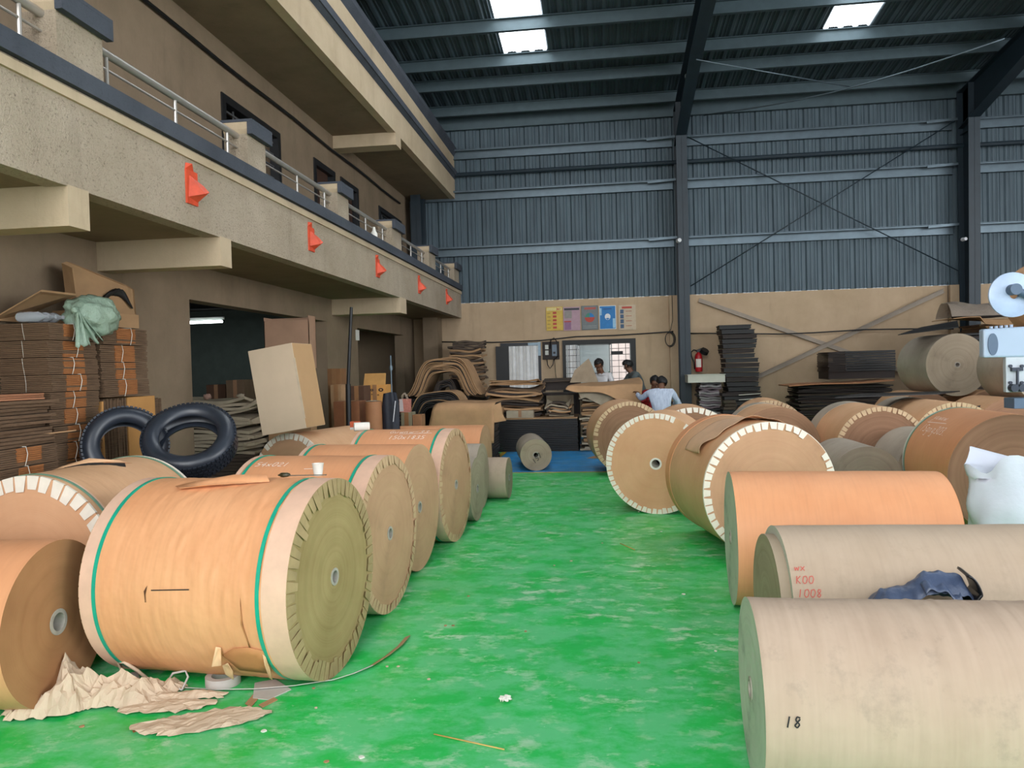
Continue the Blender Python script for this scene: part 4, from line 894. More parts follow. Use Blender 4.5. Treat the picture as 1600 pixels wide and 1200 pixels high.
root = carton('orange printed carton with a raised flap and dark symbols', 567, 603, 10.25, zt_at(602, 10.25), 0.32, M_oc, name='printed_carton')
h = zt_at(602, 10.25)
mb = MB(); mb.prism([(-0.155, -0.16, h), (0.155, -0.16, h), (0.115, 0.02, h + 0.155), (-0.19, 0.02, h + 0.155)], (0, 0.006, 0.003)); mb.build('raised_flap', mat('inside_of_flap', (192, 142, 78), 0.8), root)
mb = MB()
for cx_, cz_, rr in ((-0.10, h - 0.07, 0.012), (-0.04, h - 0.07, 0.024), (0.09, h - 0.07, 0.036), (-0.04, h - 0.13, 0.012), (0.05, h - 0.14, 0.015)):
    for q in range(12):
        a0, a1 = 2 * PI * q / 12, 2 * PI * (q + 1) / 12
        mb.add([(cx_ + r2 * math.cos(a), -0.163, cz_ + r2 * 0.7 * math.sin(a)) for r2, a in ((rr, a0), (rr, a1), (rr * .45, a1), (rr * .45, a0))], [(0, 1, 2, 3)])
mb.build('printed_symbols', M_ink, root, fix=False)
# standing kraft roll
c = at(579, 600, Y=9.25); root = empty('standing_paper_roll', (c.x, c.y + 0.1, 0)); tag(root, 'brown paper roll standing on end beside the black pole', 'paper roll')
hh = zt_at(628, 9.3); MB().lathe([(0.03, hh), (0.105, hh), (0.105, 0), (0.03, 0)], n=36).build('roll', mat('roll_brown', (160, 110, 72), 0.7, 0.08), root, smooth=40)
MB().lathe([(0.028, 0.01), (0.028, hh - 0.01), (0.035, hh + 0.012), (0.1, hh + 0.005)], n=24).build('torn_paper_top', C_pale, root)
# jacket hung on a stand with a rod
c = at(608, 600, Y=9.4); root = empty('jacket_on_stand', (c.x, c.y, 0)); tag(root, 'dark blue jacket hung on a rod stand beside the gift bag', 'jacket')
MB().cyl((0.03, 0, 0), (0.03, 0, zt_at(557, 9.4)), 0.01, n=8).cyl((0.03, 0, zt_at(580, 9.4)), (0.03, 0, zt_at(573, 9.4)), 0.022, n=10).build('stand_rod', M_girt, root, smooth=40)
mb = MB(); ztj = zt_at(615, 9.4)
mb.grid(lambda u, v: ((0.105 + 0.012 * math.sin(u * 2 * PI * 5 + v * 4)) * math.cos(u * 2 * PI) * (0.75 + 0.25 * min(1, v * 6)) + 0.015 * v, 0.07 * math.sin(u * 2 * PI) * (1 + 0.1 * math.sin(u * 31)), ztj - (ztj - 0.45) * v + 0.01 * math.sin(u * 9)), 40, 14)
mb.build('jacket', mat('dark_blue_cloth', (24, 30, 44), 0.6, 0.3, 8.0, 0.5, 14), root, smooth=True)
MB().box((0.075, -0.085, ztj - 0.36), (0.083, -0.07, ztj - 0.10), rot=(0, R(8), 0)).build('white_stripe', mat('white_stripe', (220, 222, 226), 0.6), root)
# cartons with gift bag
ya = 9.95
carton('pale green carton under the gift bag', 625, 642, 10.4, zt_at(646, 10.4), 0.22, mat('greenish_carton', (140, 134, 108), 0.85))
carton('small brown carton right of the gift bag carton', 643, 657, 10.4, zt_at(650, 10.4), 0.22, mat('small_brown_carton', (156, 112, 76), 0.85))
zb = zt_at(646, 10.4) + 0.001; c = at(633, 630, Y=10.5); root = empty('gift_bag', (c.x, 10.51, zb)); tag(root, 'small pink and white paper gift bag on the pale green carton', 'paper bag')
hb = zt_at(625, 10.5) - zb
mb = MB(); w = 0.075; mb.prism([(-w, -0.04, 0), (w, -0.04, 0), (w * 1.05, -0.03, hb), (-w * 1.05, -0.03, hb)], (0, 0.07, 0)); mb.build('bag_body', mat('pink_print_paper', (196, 128, 112), 0.7, 0.15, 30.0), root)
MB().prism([(-w, -0.0415, 0.01), (-w * .2, -0.0415, 0.01), (-w * .4, -0.0315, hb), (-w, -0.0315, hb)], (0, 0.001, 0)).build('pale_panel', mat('pale_print', (190, 184, 184), 0.7), root)
for sy in (-0.03, 0.035): MB().tube([(-0.045, sy, hb - 0.02), (-0.04, sy, hb + 0.05), (-0.01, sy, hb + 0.085), (0.02, sy, hb + 0.05), (0.035, sy, hb - 0.02)], 0.004, 6).build('handle', mat('cream_cord', (206, 190, 168), 0.8), root, smooth=True)
# small things on the fourth orange reel
c = at(557, 668, Y=6.98); root = empty('label_box', (c.x, 6.95, 2 * 0.508 + 0.004)); tag(root, 'tiny orange and white box standing on the chalk marked reel', 'small box')
MB().box((-0.042, -0.03, 0.0), (0.042, 0.03, 0.075)).build('box_body', mat('orange_label', (206, 92, 52), 0.6), root)
MB().box((-0.0425, -0.0312, 0.0), (0.0425, -0.030, 0.022)).build('white_label', M_corew, root)
mb = MB(); mb.lathe([(0.02, 0), (0.038, 0), (0.04, 0.14), (0.02, 0.14), (0.02, 0)], axis='X', n=24); o = mb.build('small_paper_roll', M_corew, smooth=40); c = at(588, 666, Y=6.92)
o.location = (c.x - 0.06, 6.90, 2 * 0.508 + 0.036); o.rotation_euler = (0, 0, R(205)); tag(o, 'short roll of pale paper lying on the chalk marked reel', 'paper roll')

# ------------------------------------------------------------------ piles along the back
def pile(label, cat, x0, x1, y, d, z0, z1, n, m, seed, name='cardboard_stack', sag=0.01, curl=-0.04, jit=0.04, rotj=0.06, lean=0.0, ends=0.08, base=None, group=None):
    w = x1 - x0; root = empty(name, ((x0 + x1) / 2, y + d / 2, z0)); tag(root, label, cat, group); r_ = random.Random(seed)
    mb = MB(); sheets(mb, w, d, 0, z1 - z0, n, jit, r_, 0, sag, curl, rotj, ends)
    if lean: mb.v = [(x + lean * z, y_, z) for x, y_, z in mb.v]
    if isinstance(m, (list, tuple)):
        per = 80 if False else None
        nf = len(mb.f) // n
        mb.m = [r_.choice(range(len(m))) if i % nf == 0 else -1 for i in range(len(mb.m))]
        last = 0
        for i in range(len(mb.m)):
            if mb.m[i] >= 0: last = mb.m[i]
            mb.m[i] = last
    mb.build('sheets', m, root, smooth=30)
    return root
def px_x(px, y): return at(px, 600, Y=y).x
def px_z(py, y, px=900): return at(px, py, Y=y).z
MIX = [C_dkg, C_brn, C_tan, C_kraft, C_brk]; DK = [C_brk, C_dkg, C_blk]
# long black stack with pale top on the blue floor
ybs = 14.15; x0, x1 = px_x(729, ybs), px_x(901, ybs)
root = empty('black_board_stack', ((x0 + x1) / 2, ybs + 0.5, 0)); tag(root, 'long low stack of black coated boards behind the small grey reel', 'board stack')
mb = MB(); sheets(mb, x1 - x0, 1.0, 0, 0.6, 18, 0.006, random.Random(2)); mb.build('black_boards', C_blk, root)
MB().box((-(x1 - x0) / 2, -0.5, 0.602), ((x1 - x0) / 2, 0.5, 0.625)).build('pale_top_board', C_tan, root)
zt2 = 0.628
pile('heap of dark and brown sheets piled on the left of the black boards', 'cardboard stack', px_x(757, 14.4), px_x(846, 14.4), 14.4, 0.7, zt2, px_z(604, 14.4), 12, MIX, 21, curl=-0.10, sag=0.02)
pile('flat brown sheets topping the dark heap in front of the bright door', 'cardboard stack', px_x(762, 14.5), px_x(844, 14.5), 14.5, 0.6, px_z(604, 14.4) + .05, px_z(592, 14.5), 5, [C_kraft, C_tan], 22, curl=-0.05, rotj=0.15)
pile('curled pale sheets on the right part of the black boards', 'cardboard stack', px_x(852, 14.3), px_x(892, 14.3), 14.3, 0.6, zt2, px_z(628, 14.3), 8, [C_pale, C_kraft, C_dkg], 23, curl=-0.12, sag=0.03, ends=0.2)
carton('small grey carton resting on the black boards', 790, 832, 14.17, px_z(640, 14.2), 0.2, C_pale, z0=zt2)
carton('small pale carton at the left of the black boards', 760, 784, 14.17, px_z(634, 14.2), 0.2, C_kraft, z0=zt2)
# tray on a small table behind
yt = 15.5; x0, x1 = px_x(850, yt), px_x(903, yt); root = empty('wooden_bench', ((x0 + x1) / 2, yt, 0)); tag(root, 'dark brown wooden bench with a slatted tray before the wall', 'bench')
w = (x1 - x0) / 2; zs = px_z(613, yt)
MB().box((-w - .05, -0.3, zs - 0.04), (w + .05, 0.3, zs)).build('seat', C_brk, root)
MB().prism([(-w, -0.25, zs + 0.06), (w, -0.25, zs + 0.06), (w + 0.1, -0.18, px_z(593, yt)), (-w - 0.05, -0.18, px_z(593, yt))], (0, 0.02, 0)).build('tray_side', C_brk, root)
MB().prism([(-w, -0.27, px_z(596, yt)), (w + 0.25, -0.27, px_z(594, yt)), (w + .1, 0.2, px_z(591, yt)), (-w, 0.2, px_z(592, yt))], (0, 0, 0.02)).build('top_sheet', C_dkg, root)
for sx in (-1, 1):
    for sy in (-0.25, 0.22): MB().box((sx * w - 0.02, sy, 0), (sx * w + 0.02, sy + 0.04, zs - 0.04)).build('leg', C_brk, root)
# tall pale grey stack with its kraft cover
yh = 14.15; x0, x1 = px_x(906, yh), px_x(1000, yh); zh = px_z(606, yh)
hp = pile('bulky stack of pale grey sheets beside the black boards', 'cardboard stack', x0, x1, yh, 0.75, 0, zh, 30, [C_pale, C_pale, C_dkg, C_tan], 31, curl=-0.05, sag=0.012, jit=0.05)
root = empty('kraft_cover_sheet', ((x0 + x1) / 2, yh + 0.45, 0)); tag(root, 'wide kraft sheet draped over the bulky pale stack in front of the workers', 'kraft sheet')
W2 = (x1 - x0) / 2
def cov(u, v):
    # u left to right, v back to front edge that hangs down
    x = -W2 - 0.22 + (2 * W2 + 0.25) * u; y = 0.5 - 1.08 * min(v / 0.55, 1)
    hang = max(0, (v - 0.55) / 0.45); drop = hang * (0.07 + 0.34 * max(0, u - 0.25) + 0.05 * math.sin(u * 9) * (1 - u))
    return (x + 0.03 * math.sin(v * 5), y - 0.10 * hang, zh + 0.035 + 0.10 * (1 - min(v / .55, 1)) * u + 0.012 * math.sin(u * 8 + v * 3) - drop * (0.8 + 0.7 * u))
mb = MB(); mb.grid(cov, 40, 26, 0.004); mb.build('sheet', C_kraft, root, smooth=True)
root = empty('folded_pale_sheets', ((x0 + x1) / 2 - 0.35, yh - 0.02, zh - 0.22)); tag(root, 'pale folded sheets sliding out below the kraft cover', 'cardboard sheets')
mb = MB(); mb.prism([(-0.22, -0.02, 0.17), (0.1, -0.06, 0.06), (0.55, -0.03, 0.15), (0.5, 0.0, 0.2), (-0.2, 0.0, 0.21)], (0, 0.012, 0)); mb.prism([(-0.2, -0.08, 0.10), (0.18, -0.10, -0.10), (0.50, -0.08, 0.06), (0.15, -0.06, 0.16)], (0, 0.012, 0)); mb.prism([(-0.25, -0.05, 0.2), (-0.18, -0.08, 0.02), (0.05, -0.07, 0.08)], (0, 0.01, 0)); mb.build('folded_sheet', C_pale, root)
# kraft covered pile nearer the left row
yk = 12.3; x0, x1 = px_x(668, yk), px_x(770, yk); zk = px_z(630, yk, 720)
root = empty('covered_pile', ((x0 + x1) / 2, yk + 0.5, 0)); tag(root, 'pile covered by a big smooth kraft sheet at the left of the black boards', 'covered pile')
mb = MB(); sheets(mb, x1 - x0 - 0.12, 0.9, 0, zk - 0.03, 22, 0.02, random.Random(6)); mb.build('hidden_sheets', C_dkg, root)
W2 = (x1 - x0) / 2
def cv2(u, v):
    a = v * 1.0
    if a < 0.4: y, z = 0.5 - a / 0.4 * 0.9, zk
    else: y, z = -0.40 - 0.14 * math.sin(min((a - 0.4) / 0.2, 1) * PI / 2), zk - 0.13 * (1 - math.cos(min((a - 0.4) / 0.2, 1) * PI / 2)) - max(0, a - 0.6) * 1.3
    x = -W2 + 0.15 + (2 * W2 - 0.10) * u - (0.16 * max(0, a - 0.4) / 0.6 if u < 0.5 else 0.05 * a) - 0.05 * (1 - u) * a
    return (x, y - 0.02 * math.sin(u * 9) * a, z + 0.008 * math.sin(u * 6))
mb = MB(); mb.grid(cv2, 20, 30, 0.004); mb.build('kraft_sheet', C_kraft, root, smooth=True)
MB().prism([(W2 - 0.03, -0.56, zk - 0.06), (W2 + 0.12, -0.5, zk - 0.0), (W2 + 0.14, -0.5, zk - 0.18), (W2 + 0.2, -0.48, zk - 0.30), (W2 - 0.03, -0.55, zk - 0.33)], (0, 0.01, 0)).build('torn_corner', C_kraft, root)
# dark bent stacks in the corner under the balcony
def arch(label, x0, x1, y, d, z0, h, n, m, seed, sides=0.5):
    root = empty('bent_board_stack', ((x0 + x1) / 2, y + d / 2, z0)); tag(root, label, 'board stack', 'bent board stacks in the far corner'); w = (x1 - x0) / 2; r_ = random.Random(seed); mb = MB()
    for k in range(n):
        off = k * 0.02; dj = 0.03 * r_.random()
        def fn(u, v):
            a = (u - .5) * 2; s_ = 1 / (1 + math.exp(-(1 - abs(a)) * 10 + 2.6)); 
            return (a * (w - off), (v - .5) * d + dj, (h - off * 1.0) * s_ + 0.015 * math.sin(a * 4 + k))
        mb.grid(fn, 28, 2, 0.014, k % len(m))
    mb.build('bent_boards', m, root, smooth=40); return root
pile('tall uneven stack of curled brown boards left of the bright door', 'cardboard stack', px_x(706, 15.9), px_x(760, 15.9), 15.9, 0.5, 0, px_z(532, 15.9, 730), 44, [C_tan, C_dkg, C_brn, C_dkg], 41, curl=-0.03, jit=0.05, rotj=0.14, lean=-0.03, sag=0.02, ends=0.12)
pile('dark low stack carrying the arched boards', 'board stack', px_x(618, 14.3), px_x(722, 14.3), 14.3, 1.0, 0, px_z(622, 14.3, 690), 22, DK, 42, name='board_stack', curl=-0.03)
arch('arched kraft board stack bulging over the dark stack', px_x(634, 14.4), px_x(752, 14.4), 14.45, 0.8, px_z(622, 14.3, 690) + .01, px_z(560, 14.4, 690) - px_z(622, 14.3, 690), 14, [C_kraft, C_tan, C_kraft, C_dkg], 43)
arch('small dark arched stack tucked under the larger arch', px_x(670, 14.35), px_x(716, 14.35), 14.47, 0.5, px_z(622, 14.3, 690) + .01, px_z(592, 14.4, 690) - px_z(622, 14.3, 690) - 0.03, 7, DK, 44)
arch('low wide dark arched stack with a tan top layer behind the gift bag', px_x(622, 13.2), px_x(738, 13.2), 13.34, 0.68, 0.5, px_z(612, 13.2, 680) - 0.5, 14, [C_tan, C_brk, C_blk, C_blk, C_brk, C_blk, C_blk, C_blk], 45)
pile('dark boards lying under the low wide arch', 'board stack', px_x(624, 13.15), px_x(735, 13.15), 13.33, 0.7, 0, 0.5, 12, DK, 46, name='board_stack')
# right of the column: white box on grey sheets, black crate stack, dark piles
pile('stack of glossy grey and dark sheets under the white box', 'sheet stack', px_x(1092, 15.9), px_x(1126, 15.9), 15.9, 0.6, 0, px_z(598, 15.9, 1100), 24, [mat('grey_glossy_sheet', (130, 124, 122), 0.4, 0.2), C_blk, mat('dull_violet_sheet', (96, 78, 84), 0.5, 0.2)], 51, name='sheet_stack', curl=-0.02, jit=0.025)
root = empty('white_box', (px_x(1104, 15.9), 16.2, px_z(598, 15.9, 1100) + .004)); tag(root, 'white shallow box below the fire extinguisher', 'box')
w = (px_x(1133, 15.9) - px_x(1075, 15.9)) / 2; MB().prism([(-w, -0.32, 0), (w, -0.32, -0.0), (w, -0.32, 0.145), (-w, -0.32, 0.16)], (0, 0.6, 0)).build('box_body', mat('off_white_board', (196, 194, 180), 0.7, 0.05), root); MB().box((-w - .01, -0.335, 0.15), (w + .01, 0.29, 0.165)).build('lid', mat('off_white_board', (196, 194, 180)), root)
r_ = random.Random(61); ncr = 24; zc = px_z(507, 16.0, 1150) / ncr
for k in range(ncr):
    dx = 0.30 * (1 - k / ncr) + 0.03 * math.sin(k * 1.3); x0 = px_x(1127, 16.0) + dx * 0.6; w = 0.64 + 0.03 * math.sin(k)
    root = empty('black_tray', (x0 + w / 2, 16.2, k * zc), 0.05 * math.sin(k * 2.1)); tag(root, 'black tray %s in the tall leaning stack' % (words[k] if k < 8 else ['at the middle', 'with white tape, lower of the two', 'with white tape, upper of the two', 'near the middle', 'halfway up', 'a little over halfway', 'two thirds up', 'tenth from the top', 'ninth from the top'][k - 8] if k < 16 else words[k - 8] if k > 16 else 'eighth from the top'), 'tray', 'black trays in the tall leaning stack')
    mb = MB(); mb.box((-w / 2, -0.28, 0.006), (w / 2, 0.28, zc * 0.86)); mb.box((-w / 2 - 0.012, -0.29, zc * 0.70), (w / 2 + 0.012, 0.29, zc * 0.90)); mb.build('tray_body', C_blk if k % 3 else C_brk, root)
    if k in (8, 9): MB().box((-0.1, -0.295, zc * .3), (w / 2, -0.288, zc * .42), rot=(0, R(-3), 0)).build('white_tape', M_string, root)
pile('dark boards leaning beside the black tray stack', 'board stack', px_x(1130, 15.6), px_x(1150, 15.6), 15.6, 0.4, 0, 0.95, 14, DK, 62, name='board_stack', curl=0, sag=0)
yd = 15.2
zlow = px_z(602, yd, 1300)
pile('wide dark brown pile with a kraft board on top, by the right wall', 'cardboard stack', px_x(1246, yd), px_x(1400, yd), yd, 1.0, 0, zlow, 34, [C_brk, C_brk, C_blk, C_dkg], 63, curl=-0.02, jit=0.05, sag=0.012)
root = empty('kraft_board', ((px_x(1228, yd) + px_x(1390, yd)) / 2, yd + 0.25, zlow + 0.02)); tag(root, 'thin long kraft board lying tilted on the wide dark pile', 'cardboard sheet')
w = (px_x(1390, yd) - px_x(1228, yd)) / 2; mb = MB(); mb.grid(lambda u, v: (-w + 2 * w * u, -0.5 + v * 0.9, 0.0 + 0.06 * u + 0.01 * math.sin(u * 7)), 14, 3, 0.02); mb.build('board', mat('reddish_kraft', (176, 122, 84), 0.8), root, smooth=30)
zl2 = zlow + 0.25
root = empty('black_block_stack', ((px_x(1296, yd + .2) + px_x(1400, yd + .2)) / 2, yd + 0.6, zl2)); tag(root, 'near black block of stacked boards behind the raised big grey reel', 'board stack')
w = (px_x(1400, yd + .2) - px_x(1296, yd + .2)) / 2; hb = px_z(548, yd + .2, 1340) - zl2
mb = MB(); sheets(mb, 2 * w - .3, 0.8, 0, hb, 8, 0.004, random.Random(4)); mb.v = [(x + .15, y, z) for x, y, z in mb.v]; mb.build('black_boards', C_blk, root)
mb = MB(); sheets(mb, 0.33, 0.79, 0, hb - 0.01, 18, 0.015, random.Random(4)); mb.v = [(x - w + .16, y, z) for x, y, z in mb.v]; mb.build('brown_edges', C_brk, root)
MB().box((-w, -0.35, -0.14), (w, 0.35, -0.0)).build('bottom_board', C_brk, root)
# loose boards lying on reels at the right
def board(label, pts, th, m, name='cardboard_sheet'):
    c = sum((Vector(p) for p in pts), Vector()) / len(pts); o = MB().prism([Vector(p) - c for p in pts], (0, 0, th)).build(name, m); o.location = c; return tag(o, label, 'cardboard sheet')
board('thin dark board lying over the raised big grey reel', [at(1403, 524, Y=12.9), at(1498, 512, Y=12.95), at(1496, 502, Y=13.6), at(1440, 512, Y=13.8)], 0.012, C_blk)
board('dark flat board over the second row of flapped reels', [at(1305, 622, Y=10.35), at(1470, 616, Y=10.5), at(1500, 612, Y=11.0), at(1345, 616, Y=11.1)], 0.012, C_blk)
board('dark curled scrap on the flapped reel under the raised layer', [at(1505, 640, Y=9.75), at(1532, 634, Y=9.75), at(1530, 638, Y=9.65)], 0.006, C_blk)
# shelf pile with plastic wrap at the far right
yr = 14.6; x0, x1 = px_x(1488, yr), px_x(1600, yr) + 0.6; zr = px_z(520, yr, 1540)
pile('dark tall pile at the far right carrying a kraft board and plastic', 'cardboard stack', x0 + .1, x1, yr, 1.0, 0, zr, 44, [C_blk, C_brk, C_dkg], 71, curl=0, sag=0.006, jit=0.03)
pile('brown sheets in the middle of the far right pile', 'cardboard stack', x0 + .5, x1, yr - .03, 0.9, zr + .002, px_z(506, yr, 1540), 4, [C_tan, C_brn], 72, curl=-.0)
root = empty('bent_kraft_board', (x0 + 0.75, yr + 0.3, px_z(500, yr, 1540))); tag(root, 'bent kraft board on top of the far right pile', 'cardboard sheet')
mb = MB(); mb.grid(lambda u, v: (-0.8 + 1.8 * u, -0.5 + v * 0.9, (0.04 + 0.02 * math.sin(u * 9)) * (1 - 0) - (0.12 * max(0, 0.35 - v) / 0.35 if u > 0.28 else 0)), 20, 10, 0.012); mb.build('board', C_kraft, root, smooth=20)
M_film, t_, p_, tc_ = base_mat('dusty_plastic_film'); p_.inputs['Base Color'].default_value = srgb(150, 136, 122); p_.inputs['Roughness'].default_value = 0.35; p_.inputs['Alpha'].default_value = 0.8
t_.link(t_.bump(t_.noise(tc_.outputs['Object'], 9, 5, 0.75), 1.0, 0.05), p_.inputs['Normal'])
root = empty('plastic_wrapped_bundle', (x0 + 0.65, yr + 0.45, px_z(497, yr, 1540))); tag(root, 'bundle wrapped in dusty plastic film on the far right pile, under the column', 'wrapped bundle')
MB().box((-0.35, -0.2, 0.03), (0.35, 0.25, 0.22)).build('dark_contents', C_brk, root)
mb = MB(); mb.grid(lambda u, v: (-0.6 + 1.7 * u, -0.36 + 0.7 * v, 0.05 + 0.28 * math.sin(PI * v) ** 0.6 * (1 - 0.45 * u) + 0.03 * math.sin(u * 17 + v * 5) * math.sin(v * 9)), 36, 16, 0.0); mb.build('film', M_film, root, smooth=True)

# ------------------------------------------------------------------ back wall: door, window, posters, meter box, cables
struct(MB().box((-11, YB + 0.23, -0.25), (XR, YB + 12, -0.05)).build('trim_10', mat('outside_ground', (110, 104, 96), 0.9)), 'ground outside the back door')
struct(corrugated(-5.2, 0.0, 0.18, 0.03, lambda x, h, e: (x, YB + 2.4 - h, (-0.05, 3.0)[e])).build('wall_outside_fence', mat('zinc_fence_sheet', (196, 204, 212), 0.5, 0.1), fix=False), 'corrugated zinc fence seen through the back door')
struct(MB().box((-6, YB + 7.0, -0.05), (7, YB + 7.2, 3.2)).build('wall_outside_house', mat('pink_outside_wall', (206, 190, 182), 0.9, 0.16, 2.0, sc=(3, 1, .3))), 'pale pink house wall seen through the window')
root = struct(empty('door_1', (DX0, YB, 0)))
M_bf = mat('black_steel_frame', (22, 26, 34), 0.5, 0.1)
mb = MB(); mb.box((0, -0.03, 0), (0.05, 0.2, DZ)); mb.box((DX1 - DX0 - 0.06, -0.03, 0), (DX1 - DX0, 0.2, DZ)); mb.box((0.05, -0.03, DZ - 0.07), (DX1 - DX0 - 0.06, 0.2, DZ)); mb.build('frame', M_bf, root)
MB().box((-0.10, -0.09, 0.0), (0.19, -0.05, DZ - 0.07)).build('open_leaf', mat('dark_grey_door_leaf', (38, 38, 38), 0.6), root)
MB().box((0.62, -0.035, DZ - 0.07), (0.86, -0.031, DZ - 0.01)).box((0.84, -0.036, DZ - 0.30), (0.90, -0.0305, DZ - 0.0)).build('pale_tape', mat('pale_blue_tape', (150, 172, 186), 0.5), root)
struct(root); root['label'] = 'back door standing open to the bright yard'
root = struct(empty('window_1', (WX0, YB, WZ0), 0)); WW, WH = WX1 - WX0, WZ1 - WZ0
mb = MB(); mb.box((0, -0.05, 0), (0.07, 0.16, WH)); mb.box((WW - 0.11, -0.05, 0), (WW, 0.16, WH)); mb.box((0.07, -0.05, WH - 0.10), (WW - 0.11, 0.16, WH)); mb.box((0.07, -0.05, 0), (WW - 0.11, 0.16, 0.05)); mb.build('frame', mat('black_window_frame', (28, 28, 26), 0.6), root)
mb = MB()
for x in (0.09, 0.32, 0.36, 1.02, 1.06, WW - 0.13): mb.box((x, 0.03, 0.05), (x + 0.025, 0.06, WH - 0.1))
mb.box((0.33, 0.03, WH - 0.125), (1.06, 0.06, WH - 0.1)); mb.build('sliding_frame', mat('aluminium_frame', (120, 124, 122), 0.4, metal=.4), root)
mb = MB()
for k in range(1, 9): mb.box((0.07, 0.11, k * WH / 8.6), (WW - 0.11, 0.122, k * WH / 8.6 + 0.011))
for k in range(0, 10): mb.box((0.14 + k * 0.155, 0.112, 0.05), (0.151 + k * 0.155, 0.124, WH - 0.1))
mb.build('grille', mat('dark_grille_bars', (44, 40, 38), 0.6), root)
m_fg, t_, p_, tc_ = base_mat('frosted_window_glass'); p_.inputs['Base Color'].default_value = srgb(196, 208, 208); p_.inputs['Roughness'].default_value = 0.5; p_.inputs['Transmission Weight'].default_value = 0.75
MB().box((0.37, 0.04, 0.05), (1.03, 0.046, WH - 0.12)).build('frosted_pane', m_fg, root)
root['label'] = 'wide barred window behind the workers'
o = MB().box((-0.13, -0.06, 0), (0.13, 0.0, 0.07)).build('dark_window_clutter', C_blk); o.location = (0.27, YB - 0.0, 1.80); tag(o, 'dark bar like object across the right window bars', 'fitting')
c = at(952, 590, Y=16.6); root = empty('green_bottle', (c.x, 16.6, 1.12)); tag(root, 'green plastic drinks bottle in front of the window', 'bottle')
MB().lathe([(0.0005, 0), (0.045, 0.003), (0.05, 0.02), (0.05, 0.16), (0.045, 0.2), (0.018, 0.26), (0.016, 0.29)], n=20).build('bottle_body', mat('green_bottle_plastic', (40, 168, 76), 0.25), root, smooth=50)
MB().lathe([(0.018, 0.285), (0.018, 0.31), (0.0005, 0.312)], n=16).build('cap', mat('green_cap', (30, 120, 50), 0.4), root, smooth=40)
root = empty('work_table', (0.05, 16.62, 0)); tag(root, 'work table against the back wall under the window', 'table')
MB().box((-0.75, -0.28, 1.08), (0.75, 0.28, 1.12)).build('table_top', C_brk, root)
for sx in (-0.7, 0.7):
    for sy in (-0.24, 0.24): MB().box((sx - 0.025, sy - 0.025, 0), (sx + 0.025, sy + 0.025, 1.08)).build('leg', C_brk, root)

def poster(label, px0, px1, py0, py1, frame, bgm, parts):
    a = at(px0, py0, Y=YB - 0.02); b = at(px1, py1, Y=YB - 0.02); w, h = (b.x - a.x), (a.z - b.z)
    root = empty('wall_poster', ((a.x + b.x) / 2, YB - 0.001, b.z)); tag(root, label, 'poster', 'posters in a row on the back wall')
    MB().box((-w / 2, -0.02, 0), (w / 2, 0.0, h)).build('frame', frame, root)
    MB().box((-w / 2 + 0.012, -0.0225, 0.012), (w / 2 - 0.012, -0.019, h - 0.012)).build('print', bgm, root)
    for (nm, m, x0, z0, x1, z1) in parts:
        MB().box((-w / 2 + x0 * w, -0.025, z0 * h), (-w / 2 + x1 * w, -0.0225, z1 * h)).build(nm, m, root)
    return root, w, h
P = lambda n, c: mat('print_' + n, c, 0.6, 0.08, 14.0)
Y_, RD, PK, GY, BL, WH_, TN, GRN = P('yellow', (204, 170, 70)), P('red', (178, 64, 48)), P('pink', (172, 140, 150)), P('grey', (98, 102, 102)), P('blue', (30, 116, 178)), P('white', (220, 222, 220)), P('tan', (190, 170, 144)), P('green', (60, 130, 110))
r_p, w, h = poster('yellow poster with rows of small red pictures, leftmost of five', 853, 880, 480, 516, Y_, Y_, [('header', P('cream', (214, 196, 130)), .04, .84, .96, .97)] + [('row_picture', RD, .40, .70 - k * .155, .62, .79 - k * .155) for k in range(5)] + [('row_text', P('olive', (150, 126, 60)), .06, .72 - k * .155, .26, .75 - k * .155) for k in range(5)])
write_flat(r_p, [('361', 0.045, 0.04, 0)], (0, -0.027, h * .86), (1, 0, 0), (0, 0, 1), RD, 0.012)
poster('pink and grey poster with a dark header and a red step shape', 880, 907, 480, 516, PK, PK, [('header', P('dark', (50, 50, 58)), .05, .86, .95, .95), ('step_shape', P('violet', (140, 100, 130)), .06, .04, .45, .36), ('red_edge', RD, .04, .36, .46, .41), ('grey_field', P('greypink', (140, 134, 128)), .06, .52, .5, .84)])
r_p, w, h = poster('dark grey framed poster with a round coloured drawing', 908, 935, 478, 515, GY, P('midgrey', (112, 118, 118)), [('header', P('dullred', (170, 84, 74)), .18, .84, .88, .93), ('text_band', P('pale', (146, 148, 144)), .1, .08, .9, .10), ('text_band', P('pale', (146, 148, 144)), .1, .15, .9, .17)])
for nm, m, a0, a1, rr in (('red_half', RD, PI, 2 * PI, .30), ('green_quarter', GRN, PI / 2, PI, .26), ('blue_quarter', BL, 0, PI / 2, .26)):
    pts = [(0.0, 0, 0)] + [(w * rr * math.cos(a0 + (a1 - a0) * k / 12), 0, w * rr * math.sin(a0 + (a1 - a0) * k / 12)) for k in range(13)]
    MB().prism([(p[0], -0.024, p[2] + h * .52) for p in pts], (0, -0.003, 0)).build(nm, m, r_p)
r_p, w, h = poster('bright blue poster with a white bearded face shape', 936, 963, 478, 514, WH_, BL, [('pale_cloud', P('paleblue', (150, 190, 214)), .80, .05, .95, .45), ('pale_cloud', P('paleblue', (150, 190, 214)), .03, .6, .15, .9), ('title', P('deepblue', (20, 70, 130)), .25, .84, .75, .88)])
MB().prism([(w * .17 * math.cos(2 * PI * k / 20), -0.026, h * .53 + w * .19 * math.sin(2 * PI * k / 20)) for k in range(20)], (0, -0.002, 0)).build('white_disc', WH_, r_p)
MB().prism([(-w * .13, -0.03, h * .46), (0, -0.03, h * .40), (w * .13, -0.03, h * .46), (0, -0.03, h * .48)], (0, -0.002, 0)).build('moustache_shape', BL, r_p)
